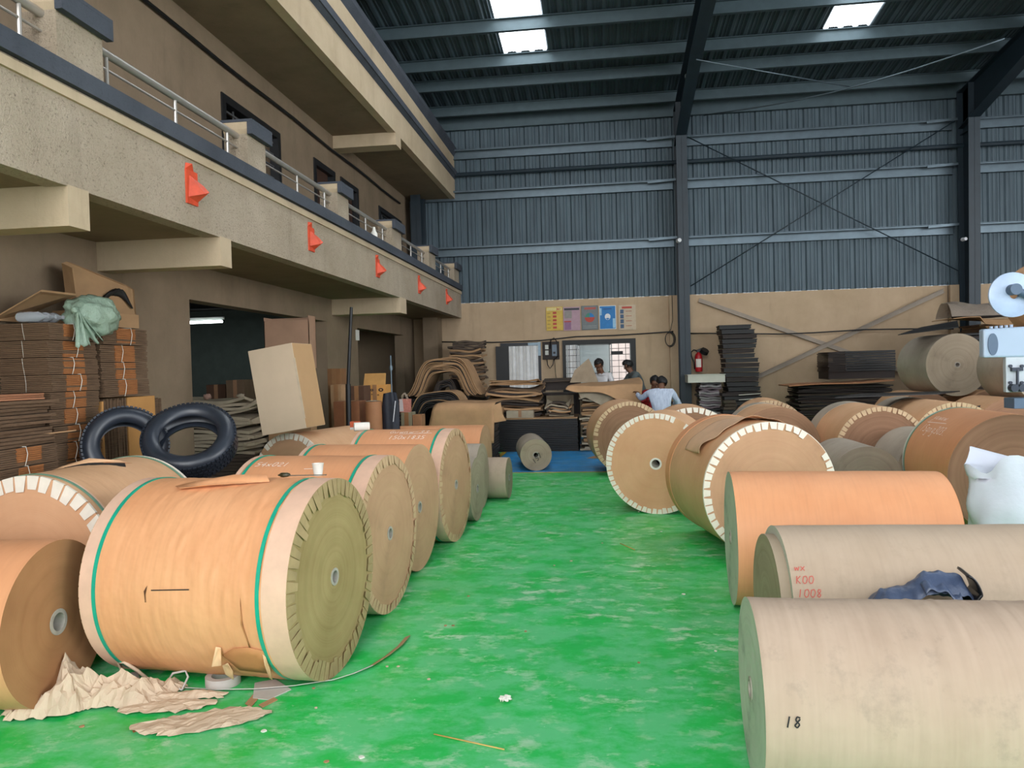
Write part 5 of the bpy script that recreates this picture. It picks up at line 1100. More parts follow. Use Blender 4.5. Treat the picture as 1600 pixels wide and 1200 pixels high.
r_p, w, h = poster('tan poster with a column of four blue picture squares, rightmost of five', 966, 994, 477, 515, TN, TN, [('title', RD, .2, .86, .78, .94)] + [('blue_square', P('navy', (58, 84, 112)), .10, .66 - k * .195, .30, .82 - k * .195) for k in range(4)] + [('text_line', P('rust', (160, 100, 78)), .42, .74 - k * .195, .76, .765 - k * .195) for k in range(4)])

a, b = at(847, 534, Y=YB - 0.1), at(874, 561, Y=YB - 0.1)
root = empty('meter_board', (a.x, YB, b.z)); tag(root, 'dark wooden electric meter board between the door and the window', 'electric board')
w, h = b.x - a.x, a.z - b.z
MB().box((0, -0.06, 0), (w, 0, h)).build('board', C_brk, root)
MB().box((w * .58, -0.10, h * .18), (w * .86, -0.055, h * .82)).build('switch_box', mat('blue_grey_switch', (88, 106, 122), 0.4), root)
MB().box((w * .64, -0.105, h * .30), (w * .78, -0.098, h * .42)).build('switch_lever', M_blk if False else M_black, root)
for k in range(2): MB().box((w * .16, -0.075, h * (.25 + .32 * k)), (w * .36, -0.055, h * (.50 + .32 * k))).build('white_fuse', mat('cream_fuse', (190, 190, 180), 0.5), root)
cb = MB(); cb.tube([(w * .25, -.05, 0), (w * .28, -.06, -.12), (w * .42, -.07, -.2), (w * .6, -.06, -.12), (w * .66, -.05, 0)], 0.011, 6); cb.build('looped_cable', M_black, root, smooth=True)
cb = MB(); cb.tube([(w * .7, -.05, 0), (w * .74, -.05, -.3), (w * .86, -.05, -.7)], 0.006, 6); cb.build('hanging_cable', M_black, root, smooth=True)
cb = MB(); cb.tube([(w * .45, -.05, h * .6), (w * .5, -.09, h * 1.05), (w * .7, -.09, h * 1.2), (w * .92, -.06, h * .95), (w * .95, -.06, h * .2), (w * .7, -.06, 0)], 0.012, 6); cb.build('bent_cable', M_black, root, smooth=True)
pts = [at(x, y, Y=YB - 0.03) for x, y in ((676, 534), (770, 535), (846, 532), (900, 526), (960, 524), (1010, 521))] + [at(1038, 519, Y=YB - 0.15), at(1052, 518, Y=YB - 0.15)]
rod('wall_cable', pts, 0.014, M_black, 'black cable clipped along the back wall left of the steel column', 'cable')
pts = [at(x, y, Y=YB - 0.20) for x, y in ((1076, 521), (1130, 521), (1220, 522), (1270, 520), (1350, 515), (1420, 514), (1490, 514))]
rod('wall_cable', pts, 0.014, M_black, 'black cable sagging across the cream wall right of the steel column', 'cable')
c = at(1046, 530, Y=YB - 0.17); mb = MB()
for k in range(3): mb.tube([(c.x + (0.09 + .008 * k) * math.cos(2 * PI * q / 24) + 0.01 * k, YB - 0.17 - 0.008 * k, c.z + (0.14 + .01 * k) * math.sin(2 * PI * q / 24)) for q in range(24)], 0.007, 5, closed=True)
o = mb.build('coiled_cable', M_black, smooth=True); tag(o, 'coil of black cable hanging left of the steel column', 'cable')
pts = [at(x, y, Y=YB - 0.15) for x, y in ((1050, 462), (1051, 500), (1048, 515), (1044, 520))]
rod('wall_cable', pts, 0.006, M_black, 'thin cable dropping from the cladding to the coil', 'cable')
rod('wall_cable', [at(1481, 440, Y=YB - 0.14), at(1482, 516, Y=YB - 0.14)], 0.006, M_black, 'thin vertical cable left of the right hand column', 'cable')
# fire extinguisher
c = at(1092, 581, Y=16.75); root = empty('fire_extinguisher', (c.x, 16.75, c.z)); tag(root, 'red fire extinguisher hung on the cream wall above the white box', 'fire extinguisher')
M_redp = mat('red_extinguisher_paint', (184, 30, 36), 0.3, 0.08)
MB().lathe([(0.0005, 0), (0.07, 0.005), (0.078, 0.03), (0.078, 0.33), (0.06, 0.38), (0.025, 0.41), (0.022, 0.43)], n=28).build('cylinder', M_redp, root, smooth=50)
MB().lathe([(0.079, 0.10), (0.0795, 0.105), (0.0795, 0.27), (0.079, 0.275)], n=20, a0=PI * 1.2, a1=PI * 1.7).build('white_label', M_string, root)
MB().box((-0.035, -0.03, 0.42), (0.035, 0.03, 0.47)).box((-0.02, -0.02, 0.47), (0.12, 0.02, 0.50), rot=(0, R(-20), 0)).box((-0.02, -0.02, 0.44), (0.11, 0.02, 0.455), rot=(0, R(10), 0)).build('valve_handle', M_black, root)
mb = MB(); mb.tube([(-0.03, 0, 0.45), (-0.10, -.02, 0.47), (-0.16, -.03, 0.42), (-0.15, -.03, 0.33), (-0.10, -.04, 0.2), (-0.09, -.04, 0.06)], 0.013, 8); mb.build('hose', M_black, root, smooth=True)
MB().cyl((0.10, -0.07, 0.40), (0.13, -0.11, 0.46), 0.09, 0.085, n=20).build('black_dial_plate', M_black, root, smooth=40)
MB().box((-0.05, 0.07, 0.2), (0.05, 0.128, 0.24)).build('wall_bracket', M_black, root)
# lamps
def bulb(label, c, r, m):
    root = empty('column_lamp', c); tag(root, label, 'lamp'); MB().cyl((0, 0.0, 0), (0.02, -0.10, 0), r, r * .8, n=14).build('lamp_head', m, root, smooth=40); MB().cyl((0, 0.09, 0), (0, 0.0, 0), 0.02, n=8).build('stem', M_steel, root)
M_wp = mat('white_lamp_plastic', (214, 216, 218), 0.4)
c = at(1060, 376, Y=16.22); bulb('small white lamp on the middle steel column', (c.x, 16.25, c.z), 0.05, M_wp)
c = at(1505, 374, Y=16.22); bulb('small white lamp on the right hand steel column', (c.x, 16.25, c.z), 0.04, M_wp)
c = at(1079, 117, Y=14.6); root = empty('pendant_lamp', c); tag(root, 'round pendant lamp hanging under the steel rafter', 'lamp')
MB().lathe([(0.0005, 0.10), (0.05, 0.10), (0.06, 0.04), (0.11, 0.0), (0.11, -0.06), (0.0005, -0.07)], n=24).build('lamp_body', mat('grey_lamp_body', (120, 124, 124), 0.4, metal=.5), root, smooth=50)
MB().cyl((0, 0, 0.1), (0, 0, 0.33), 0.01, n=6).build('hanger', M_steel, root)
# store room: tube lamp, cartons, window
c0, c1 = at(297, 504, Y=9.6), at(347, 503, Y=9.6)
root = empty('tube_lamp', ((c0.x + c1.x) / 2, 9.6, c0.z)); tag(root, 'lit fluorescent tube lamp in the dark store room', 'lamp')
L = (c1.x - c0.x) / 2; MB().box((-L - .02, 0.0, 0.03), (L + .02, 0.03, 0.06)).build('batten', mat('white_batten', (200, 205, 200), 0.5), root)
MB().cyl((-L, 0, 0), (L, 0, 0), 0.018, n=12).build('tube', emit_mat('tube_glow', (240, 252, 250), 6.0), root, smooth=40)
MB().cyl((-L, 0.015, 0.06), (-L, 0.015, 2.72 - c0.z), 0.004, n=6).cyl((L, 0.015, 0.06), (L, 0.015, 2.72 - c0.z), 0.004, n=6).build('hanger', M_black, root)
rod('store_room_pipe', [(-10.5, 10.2, 2.5), (-4.5, 10.2, 2.5)], 0.03, M_black, 'dark pipe along the store room ceiling', 'pipe')
carton('dim brown carton in the store room, left of its neighbour', 322, 352, 10.8, at(340, 601, Y=10.8).z, 0.4, M_db)
carton('taller dim brown carton in the store room', 353, 381, 10.7, at(360, 594, Y=10.7).z, 0.4, mat('dim_tan_carton', (110, 88, 66), 0.85))
root = struct(empty('window_9', (-9.6, 12.19, 1.05))); root['label'] = 'small dim barred window in the store room'
MB().box((0, -0.03, 0), (1.7, 0.0, 1.05)).build('frame', mat('dark_blue_frame', (22, 30, 40), 0.5), root)
MB().box((1.25, -0.04, 0.08), (1.42, -0.032, 0.98), rot=(0, R(-6), 0)).build('pale_glass', mat('pale_glass', (170, 176, 186), 0.3), root)
c = at(555, 524, Y=13.0); o = MB().box((-0.06, -0.01, -0.09), (0.06, 0.01, 0.09)).build('wall_notice', M_corew); o.location = (XI + 0.01, 12.95, c.z); o.rotation_euler = (0, 0, R(80)); tag(o, 'small white paper notice by the second store opening', 'notice')
# bottle on the balcony
root = empty('white_bottle', (XL - 0.08, 10.75, 3.44)); tag(root, 'small white bottle standing on the balcony coping', 'bottle')
MB().lathe([(0.0005, 0), (0.05, 0.0), (0.05, 0.10), (0.025, 0.14), (0.02, 0.19), (0.0005, 0.19)], n=18).build('bottle_body', M_corew, root, smooth=50)
# cup and tape dispenser on the front reel
zt1 = 2 * 0.502 + 0.006
c = at(495, 745, Y=3.95); root = empty('paper_cup', (c.x, 3.97, zt1 - 0.008)); tag(root, 'white paper cup standing on top of the front orange reel', 'cup')
mb = MB(); mb.lathe([(0.0005, 0.002), (0.022, 0.0), (0.031, 0.064), (0.033, 0.066), (0.030, 0.066), (0.021, 0.005), (0.0005, 0.005)], n=28); mb.build('cup_body', M_corew, root, smooth=50)
root = empty('steel_scraper', (c.x - 0.03, 3.90, zt1 + 0.0), R(184)); tag(root, 'small scraper with a dark handle lying beside the white cup', 'tool')
mb = MB(); mb.add(*blob((0.125, 0, 0.008), 0.030, 4.4, 0.3, 3, (1, 0.6, 0.42))); mb.build('handle', mat('olive_black_handle', (60, 56, 34), 0.4), root, smooth=True)
MB().box((-0.10, -0.006, 0.002), (0.10, 0.006, 0.006)).build('blade', mat('dull_steel', (110, 104, 90), 0.35, metal=.7), root)

# ------------------------------------------------------------------ people
M_skin = mat('brown_skin', (112, 74, 52), 0.6, 0.08); M_hair = mat('black_hair', (14, 12, 12), 0.6, 0.1, 40.0, 0.4, 90)
def skin_mesh(name, chains, m, parent, sub=2):
    """chains: lists of (point, radius); a chain may start with an int = index of an already placed joint"""
    vs = []; rs = []; es = []; 
    for ch in chains:
        prev = None
        for it in ch:
            if isinstance(it, int): prev = it; continue
            p, r = it; vs.append(p); rs.append(r)
            if prev is not None: es.append((prev, len(vs) - 1))
            prev = len(vs) - 1
    me = bpy.data.meshes.new(name); me.from_pydata([tuple(v) for v in vs], es, []); me.update(); me.materials.append(m)
    o = bpy.data.objects.new(name, me); COL.objects.link(o); o.parent = parent
    md = o.modifiers.new('skin', 'SKIN'); md.use_smooth_shade = True
    if not me.skin_vertices: 
        bm = bmesh.new(); bm.from_mesh(me); bm.verts.layers.skin.verify(); bm.to_mesh(me); bm.free()
    sk = me.skin_vertices[0].data
    for i, r in enumerate(rs): sk[i].radius = r if isinstance(r, tuple) else (r, r); sk[i].use_root = (i == 0)
    s_ = o.modifiers.new('sub', 'SUBSURF'); s_.levels = sub; s_.render_levels = sub
    return o
V = Vector
def person(label, loc, rz, J, shirt, trousers, hat=None, sleeves='long'):
    """J: joint positions in the person's own frame (x to their left, -y forward, z up)"""
    root = empty('person', loc, rz); tag(root, label, 'person')
    pel, wai, che, nek, hed = (V(J[k]) for k in ('pelvis', 'waist', 'chest', 'neck', 'head'))
    f = V(J.get('face', (0, -1, 0))).normalized(); up = (hed - nek).normalized(); side = f.cross(up).normalized()
    chains = [[(pel, (0.13, 0.10)), (wai, (0.12, 0.09)), (che, (0.14, 0.10)), (nek, 0.052), (hed - up * 0.045, (0.062, 0.07)), (hed + up * 0.03, (0.074, 0.085)), (hed + up * 0.095, (0.05, 0.055))]]
    n = 7; names = {}
    def add(start, pts):
        nonlocal n
        chains.append([start] + pts); i0 = n; n += len(pts); return i0 + len(pts) - 1
    add(4, [(hed + f * 0.085 - up * 0.03, 0.012), (hed + f * 0.108 - up * 0.035, 0.010)])           # nose
    add(4, [(hed + f * 0.075 - up * 0.075, 0.022)])                                                   # mouth and chin
    for sg in (-1, 1): add(5, [(hed + side * sg * 0.082 - up * 0.02, 0.015), (hed + side * sg * 0.09 + up * 0.0, 0.012)])   # ears
    arms = []
    for sg, k in ((-1, 'R'), (1, 'L')):
        sh, el, wr = V(J['sh' + k]), V(J['el' + k]), V(J['wr' + k]); hd = (wr - el).normalized()
        if 'hand' + k in J: hd = V(J['hand' + k]).normalized()
        i = add(2, [(sh, 0.052), (sh.lerp(el, .5), 0.045), (el, 0.036), (el.lerp(wr, .55), 0.033), (wr, 0.024)]); arms.append((sh, el, wr))
        palm = wr + hd * 0.05; w_ = hd.cross(V((0, 0, 1))); w_ = (w_ if w_.length > .1 else V((1, 0, 0))).normalized(); dn = hd.cross(w_).normalized()
        if dn.z > 0: dn = -dn
        pi_ = add(i, [(palm, (0.036, 0.016))])
        for q in range(4):
            o_ = w_ * (0.027 - 0.018 * q); l = (0.072, 0.08, 0.075, 0.06)[q]
            add(pi_, [(palm + hd * 0.035 + o_, 0.009), (palm + hd * (0.035 + l * .5) + o_ * 1.1 + dn * 0.012, 0.0085), (palm + hd * (0.035 + l * .85) + o_ * 1.1 + dn * 0.035, 0.0075)])
        add(pi_, [(palm + w_ * 0.042 * (1 if sg > 0 else -1) - hd * .01, 0.010), (palm + w_ * 0.058 * (1 if sg > 0 else -1) + hd * 0.03 + dn * .01, 0.009)])
    legs = []
    for k in ('R', 'L'):
        hp, kn, an = V(J['hip' + k]), V(J['kn' + k]), V(J['an' + k]); toe = an + V(J.get('toe', (0, -0.13, -0.035)))
        add(0, [(hp, 0.085), (hp.lerp(kn, .5), 0.07), (kn, 0.052), (kn.lerp(an, .4), 0.048), (an, 0.034), (toe, (0.035, 0.022))]); legs.append((hp, kn, an))
    body = skin_mesh('body', chains, M_skin, root)
    # eyes and brows
    mb = MB()
    for sg in (-1, 1): mb.add(*blob(tuple(hed + f * 0.078 + side * sg * 0.03 + up * 0.0), 0.009, 1.0, 0, 2))
    mb.build('eyes', mat('eye_surface', (96, 84, 76), 0.3), root, smooth=True)
    # hair
    c = hed + up * 0.045 - f * 0.02; vs, fs = blob((0, 0, 0), 0.102, 5.0 + loc[0], 0.12, 4, (0.92, 1.06, 0.98), 5.0)
    rot = Matrix((side, -f, up)).transposed(); keep = []
    vs = [rot @ v for v in vs]
    fs2 = [q for q in fs if not (sum((vs[i] for i in q), V()) / 3).dot(f) > 0.045 or (sum((vs[i] for i in q), V()) / 3).dot(up) > 0.03]
    fs2 = [q for q in fs2 if (sum((vs[i] for i in q), V()) / 3).dot(up) > -0.075]
    mb = MB(); mb.add([v + c for v in vs], fs2); h = mb.build('hair', M_hair, root, smooth=True); sd = h.modifiers.new('thick', 'SOLIDIFY'); sd.thickness = 0.012
    # shirt
    ch = [[(pel + V((0, 0, -.02)), (0.158, 0.130)), (wai, (0.156, 0.130)), (che, (0.176, 0.138)), (che.lerp(nek, .62), (0.118, 0.10)), (che.lerp(nek, .80), (0.070, 0.066))]]; k0 = 5
    for sh, el, wr in arms:
        pts = [(sh, 0.068), (sh.lerp(el, .5), 0.062), (el, 0.052)]
        if sleeves == 'long': pts += [(el.lerp(wr, .5), 0.046), (el.lerp(wr, .93), 0.038)]
        else: pts = [(sh, 0.068), (sh.lerp(el, .45), 0.064), (sh.lerp(el, .7), 0.060)]
        ch.append([2] + pts)
    so = skin_mesh('shirt', ch, shirt, root)
    tx = bpy.data.textures.get('folds') or bpy.data.textures.new('folds', 'CLOUDS'); tx.noise_scale = 0.09
    dm = so.modifiers.new('folds', 'DISPLACE'); dm.texture = tx; dm.strength = 0.03; dm.mid_level = 0.5
    cc = che.lerp(nek, .80); mb = MB(); mb.tube([cc + V((0.062 * math.cos(a), 0.058 * math.sin(a), 0.01 + 0.012 * math.sin(a))) for a in [2 * PI * q / 16 for q in range(16)]], 0.012, 6, closed=True); mb.build('collar', shirt, root, smooth=True)
    ch = [[(pel + V((0, 0, .03)), (0.138, 0.108))]]; 
    for hp, kn, an in legs: ch.append([0, (hp, 0.102), (hp.lerp(kn, .5), 0.086), (kn, 0.068), (kn.lerp(an, .5), 0.062), (an + V((0, 0, 0.04)), 0.055)])
    skin_mesh('trousers', ch, trousers, root)
    for hp, kn, an in legs:
        mb = MB(); t_v = V(J.get('toe', (0, -0.13, -0.035))); mb.add(*blob(tuple(an + t_v * 0.55 + V((0, 0, -0.02))), 0.10, 2.0, 0.05, 3, (0.48, 1.35, 0.42))); mb.build('shoe', M_black, root, smooth=True)
    return root
M_wsh = mat('white_striped_shirt', (196, 206, 220), 0.8, 0.14, 26.0, 0.4, 20, sc=(1.6, 1, .3), col2=(156, 168, 190)); M_wh2 = mat('white_shirt', (206, 204, 204), 0.8, 0.1)
M_gsh = mat('slate_grey_shirt', (84, 92, 92), 0.8, 0.1); M_rsh = mat('red_shirt', (168, 30, 36), 0.8, 0.1); M_tr = mat('dark_trousers', (34, 34, 40), 0.8, 0.1)
# worker in white behind the heap, looking down to his right and holding a sheet (frame: facing -y = camera)
hx = at(936, 566, Y=15.75)
person('person in a white shirt behind the kraft covered heap, head bowed over a raised board', (hx.x + 0.06, 15.6, 0), R(-28), dict(
    pelvis=(0, 0.04, 0.90), waist=(0, 0.03, 1.03), chest=(0, -0.02, 1.27), neck=(0, -0.06, 1.43), head=(0, -0.13, 1.56), face=(0.1, -0.85, -0.5),
    shR=(-0.17, -0.01, 1.37), elR=(-0.24, -0.12, 1.13), wrR=(-0.14, -0.33, 1.16), shL=(0.17, -0.01, 1.37), elL=(0.27, -0.06, 1.12), wrL=(0.20, -0.30, 1.06),
    hipR=(-0.09, 0.04, 0.86), knR=(-0.10, -0.01, 0.48), anR=(-0.10, 0.05, 0.08), hipL=(0.09, 0.04, 0.86), knL=(0.10, 0.0, 0.48), anL=(0.11, 0.06, 0.08)), M_wh2, M_tr)
hc = at(912, 580, Y=15.15); root = empty('held_board', (hc.x, 15.2, hc.z)); tag(root, 'pale pointed board held up by the worker in white', 'cardboard sheet')
MB().prism([(-0.28, 0, -0.22), (0.28, -0.05, -0.22), (0.16, -0.02, 0.12), (0.10, 0.0, 0.25), (-0.18, 0.0, 0.02)], (0, 0.008, 0)).build('board', mat('greyish_kraft_board', (164, 146, 122), 0.85), root)
hx = at(977, 572, Y=15.85)
person('person in a slate grey shirt bending to the left in front of the window', (hx.x + 0.20, 16.1, 0), R(-72), dict(
    pelvis=(0, 0.16, 0.92), waist=(0, 0.10, 1.04), chest=(0, -0.02, 1.28), neck=(0, -0.09, 1.42), head=(0, -0.15, 1.535), face=(-0.1, -0.95, -0.25),
    shR=(-0.17, -0.04, 1.37), elR=(-0.24, -0.20, 1.09), wrR=(-0.16, -0.42, 1.10), shL=(0.17, -0.04, 1.37), elL=(0.25, -0.20, 1.08), wrL=(0.14, -0.42, 1.10),
    hipR=(-0.09, 0.16, 0.87), knR=(-0.10, 0.06, 0.48), anR=(-0.10, 0.14, 0.08), hipL=(0.09, 0.16, 0.87), knL=(0.10, 0.08, 0.48), anL=(0.11, 0.18, 0.08)), M_gsh, M_tr, sleeves='short')
hx = at(1034, 595, Y=13.5); zh_ = hx.z; sit = zh_ - 0.66
person('person with their back turned in a pale striped shirt, reaching to the left', (hx.x - 0.02, 13.45, 0), R(172), dict(
    pelvis=(0, 0.05, sit), waist=(0, 0.04, sit + 0.13), chest=(0, -0.01, sit + 0.37), neck=(0, -0.06, sit + 0.50), head=(0, -0.13, sit + 0.61), face=(0.45, -0.85, -0.2),
    shR=(-0.18, 0.0, sit + 0.47), elR=(-0.30, -0.12, sit + 0.24), wrR=(-0.18, -0.36, sit + 0.26), shL=(0.18, 0.0, sit + 0.47), elL=(0.36, -0.10, sit + 0.36), wrL=(0.44, -0.30, sit + 0.44),
    hipR=(-0.09, 0.03, sit - 0.03), knR=(-0.15, -0.40, sit - 0.05), anR=(-0.14, -0.42, 0.08), hipL=(0.09, 0.03, sit - 0.03), knL=(0.15, -0.40, sit - 0.05), anL=(0.14, -0.42, 0.08)), M_wsh, M_tr)
hx2 = at(1020, 597, Y=14.95); s2 = hx2.z - 0.66
person('person in a red shirt sitting half hidden behind the one in pale stripes', (hx2.x + 0.0, 14.98, 0), R(20), dict(
    pelvis=(0, 0.05, s2), waist=(0, 0.04, s2 + 0.13), chest=(0, -0.02, s2 + 0.36), neck=(0, -0.06, s2 + 0.52), head=(0, -0.10, s2 + 0.64), face=(-0.1, -0.9, -0.35),
    shR=(-0.18, 0.0, s2 + 0.46), elR=(-0.28, -0.16, s2 + 0.25), wrR=(-0.22, -0.38, s2 + 0.33), shL=(0.18, 0.0, s2 + 0.46), elL=(0.28, -0.10, s2 + 0.22), wrL=(0.12, -0.32, s2 + 0.24),
    hipR=(-0.09, 0.03, s2 - 0.03), knR=(-0.13, -0.34, s2 - 0.05), anR=(-0.12, -0.36, 0.08), hipL=(0.09, 0.03, s2 - 0.03), knL=(0.13, -0.34, s2 - 0.05), anL=(0.12, -0.36, 0.08)), M_rsh, M_tr)
for (px_, y, zt_s, lab) in ((hx.x - .02, 13.42, sit - 0.19, 'dark low block the striped shirt worker sits on'), (hx2.x, 15.05, s2 - 0.19, 'dark low block the red shirt worker sits on')):
    root = empty('seat_block', (px_, y - 0.02, 0)); tag(root, lab, 'seat'); mb = MB(); sheets(mb, 0.46, 0.36, 0, zt_s, 10, 0.01, random.Random(8)); mb.build('stacked_boards', C_brk, root)

# ------------------------------------------------------------------ machine at the right edge
M_mach = mat('pale_blue_machine_enamel', (160, 178, 200), 0.35, 0.05, 3.0); M_mgrey = mat('blue_grey_machine_panel', (78, 98, 122), 0.45, 0.08); M_mdk = mat('dark_machine_metal', (52, 58, 70), 0.35, metal=.4)
ym = 5.6; p0 = at(1537, 559, Y=ym); p1 = at(1640, 516, Y=ym)
root = empty('winding_machine', (p0.x + 0.62, ym + 0.25, 0)); tag(root, 'pale blue winding machine reaching in from the right edge', 'machine'); ox = p0.x - root.location.x
zc0, zc1 = p0.z, at(1545, 514, Y=ym).z
mb = MB(); mb.prism([(ox, -0.25, zc0), (0.75, -0.25, zc0 - 0.01), (0.75, -0.25, zc1 + 0.05), (ox, -0.25, zc1)], (0, 0.07, 0)); mb.box((ox + 0.25, -0.18, zc0 + 0.02), (0.74, 0.09, zc1 - 0.01)); mb.build('arm_housing', M_mach, root, bevel=0.012)
mb = MB(); ce = at(1551, 538, Y=ym); ex, ez = ce.x - root.location.x, ce.z
mb.prism([(ex + 0.032 * math.cos(2 * PI * k / 28), -0.258, ez + 0.075 * math.sin(2 * PI * k / 28)) for k in range(28)], (0, 0.012, 0)); mb.build('oval_inlay', M_mgrey, root, smooth=40)
g = root.location
b0, b1 = at(1571, 613, Y=ym + .02), at(1650, 560, Y=ym + .02)
MB().box((b0.x - g.x, -0.24, b0.z), (b1.x - g.x, -0.20, zc0)).build('bracket_plate', mat('white_machine_plate', (188, 196, 204), 0.4), root, bevel=0.004)
mb = MB(); 
for (x, y) in ((1579, 572), (1597, 572), (1579, 598), (1597, 598)): q = at(x, y, Y=ym); mb.cyl((q.x - g.x, -0.255, q.z), (q.x - g.x, -0.235, q.z), 0.011, n=12)
mb.build('bolt_heads', M_mdk, root, smooth=40)
q1_, q2_ = at(1588, 577, Y=ym), at(1588, 606, Y=ym)
MB().cyl((q1_.x - g.x, -0.265, q1_.z), (q2_.x - g.x, -0.265, q2_.z), 0.009, n=10).box((q1_.x - g.x - 0.035, -0.27, q1_.z - 0.012), (q1_.x - g.x + 0.035, -0.24, q1_.z + 0.012)).build('clamp_lever', M_mdk, root, smooth=40)
for dx in (-0.024, 0.028): 
    MB().cyl((q2_.x - g.x + dx, -0.285, q2_.z), (q2_.x - g.x + dx, -0.24, q2_.z), 0.026, 0.028, n=20).build('adjusting_knob', M_mdk, root, smooth=40)
d0, d1 = at(1586, 639, Y=ym), at(1650, 621, Y=ym)
MB().box((d0.x - g.x, -0.24, d0.z), (d1.x - g.x, -0.10, d1.z)).build('lower_bar', M_mgrey, root, bevel=0.004)
MB().box((0.30, -0.2, 0), (0.72, 0.2, zc1)).build('column', M_mach, root, bevel=0.01); MB().box((0.2, -0.3, 0), (0.85, 0.3, 0.06)).build('base', M_mgrey, root)
# round guard with its spindle
cg = at(1591, 459, Y=ym); gx, gz = cg.x - g.x, cg.z; rg_ = 33 / 1200 * ym
mb = MB(); mb.lathe([(0.03, 0.0), (rg_ * .55, -0.006), (rg_, 0.02), (rg_, 0.035), (rg_ * .55, 0.012), (0.03, 0.02)], axis='Y', c=(gx, -0.2, gz), n=48); mb.build('round_guard', mat('milky_blue_disc', (182, 202, 232), 0.3), root, smooth=40)
s0, s1 = at(1586, 452, Y=ym), at(1640, 475, Y=ym)
MB().cyl((s0.x - g.x, -0.24, s0.z), (s1.x - g.x, -0.24, s1.z), 0.026, n=14).cyl((s0.x - g.x, -0.20, s0.z), (s0.x - g.x, -0.27, s0.z), 0.038, n=18).build('spindle_arm', M_mgrey, root, smooth=40)
MB().cyl((s1.x - g.x, -0.24, s1.z), (0.5, -0.1, zc1), 0.03, n=10).build('post', M_mach, root, smooth=40)
mb = MB()
for k in range(5): q = at(1560 + 8 * k, 513 - k, Y=ym); mb.cyl((q.x - g.x, -0.15, zc1 - 0.005), (q.x - g.x, -0.15, zc1 + 0.02 + .002 * k), 0.011, n=10)
mb.build('top_studs', M_mach, root, smooth=40)

# white sack by the orange reel
M_sack = mat('white_woven_sack', (202, 208, 220), 0.6, 0.06, 3.0, 0.6, 8)
ys = 5.35; q = at(1520, 760, Y=ys); root = empty('white_sack', (q.x + 0.52, ys + 0.3, 0)); tag(root, 'bulging white woven sack beside the right end of the bright orange reel', 'sack')
zs1 = at(1545, 728, Y=ys).z; vs = []; n_, m_ = 56, 22
def sk(u, v):
    a = u * 2 * PI; z = v * zs1
    rx = 0.33 + 0.07 * math.sin(v * 2.2) + 0.03 * v; ry = 0.26 - 0.06 * v
    wv = 1 + 0.05 * noise.noise(V((math.cos(a) * 2.5, math.sin(a) * 2.5, v * 4))) * 2 + 0.03 * math.sin(a * 7 + v * 5)
    if v > 0.9: z += 0.06 * math.sin(a * 3 + 0.5) + 0.03 * math.sin(a * 8)
    return (rx * math.cos(a) * wv * 1.0, ry * math.sin(a) * wv, z)
mb = MB(); mb.grid(sk, n_, m_, 0.0); mb.build('sack_body', M_sack, root, smooth=True)
mb = MB(); mb.grid(lambda u, v: V(sk(u, 1.0)) * (1 - v) + V((0, 0, zs1 - 0.06 + 0.04 * math.sin(u * 20))) * v, n_, 6, 0); mb.build('gathered_top', M_sack, root, smooth=True)

# dark blue plastic cover lying in the valley between the two nearest reels
M_bluf = mat('dark_blue_plastic', (84, 98, 124), 0.4, 0.3, 10.0, 0.8, 12, col2=(54, 66, 92)); M_blkf = mat('black_plastic', (20, 20, 24), 0.35, 0.1)
yb_ = 3.50; A_, B_ = at(1356, 925, Y=yb_), at(1519, 925, Y=yb_)
root = empty('blue_plastic_cover', ((A_.x + B_.x) / 2, yb_, 0.0)); tag(root, 'crumpled dark blue plastic cover lying between the two nearest reels', 'plastic cover')
W2 = (B_.x - A_.x) / 2
zA = at(1440, 934, Y=yb_).z
def top_b(u): 
    e = (0.0, 0.055, 0.065, 0.07, 0.125, 0.135, 0.13, 0.12, 0.0); i = min(int(u * 8), 7); f = u * 8 - i; return e[i] * (1 - f) + e[i + 1] * f
mb = MB(); mb.grid(lambda u, v: (-W2 + 2 * W2 * u, -0.09 + 0.17 * v, zA - 0.085 + (top_b(u) + 0.07) * (0.35 + 0.65 * math.sin(PI * min(v * 0.9 + 0.1, 1.0)) ** 0.7) + 0.012 * noise.noise(V((u * 14, v * 6, 3)))), 60, 16, 0.0); mb.build('cover_sheet', M_bluf, root, smooth=True)
mb = MB(); mb.grid(lambda u, v: (-W2 * 0.08 + W2 * 0.68 * u, -0.11 + 0.12 * v, zA + 0.045 + 0.05 * u * 0 + 0.03 * math.sin(PI * v) + 0.022 * (1 - v) * math.sin(u * 5) + 0.01 * math.sin(u * 13)), 26, 8, 0.003); mb.build('folded_flap', M_bluf, root, smooth=True)
mb = MB(); mb.grid(lambda u, v: (W2 * 0.74 + 0.02 * v + 0.055 * math.sin(u * PI), -0.10 + 0.15 * v, zA - 0.03 + 0.155 * (1 - u) + 0.008 * math.sin(u * 11)), 18, 8, 0.01); mb.build('black_lining', M_blkf, root, smooth=True)
# bent grey cable on the nearest reel
pts = [at(x, y, Y=2.62) for x, y in ((1560, 1198), (1568, 1190), (1585, 1186), (1605, 1187))]
rod('bent_cable', pts, 0.004, M_mgrey, 'thin blue grey cable loop over the nearest reel at the lower right corner', 'cable')

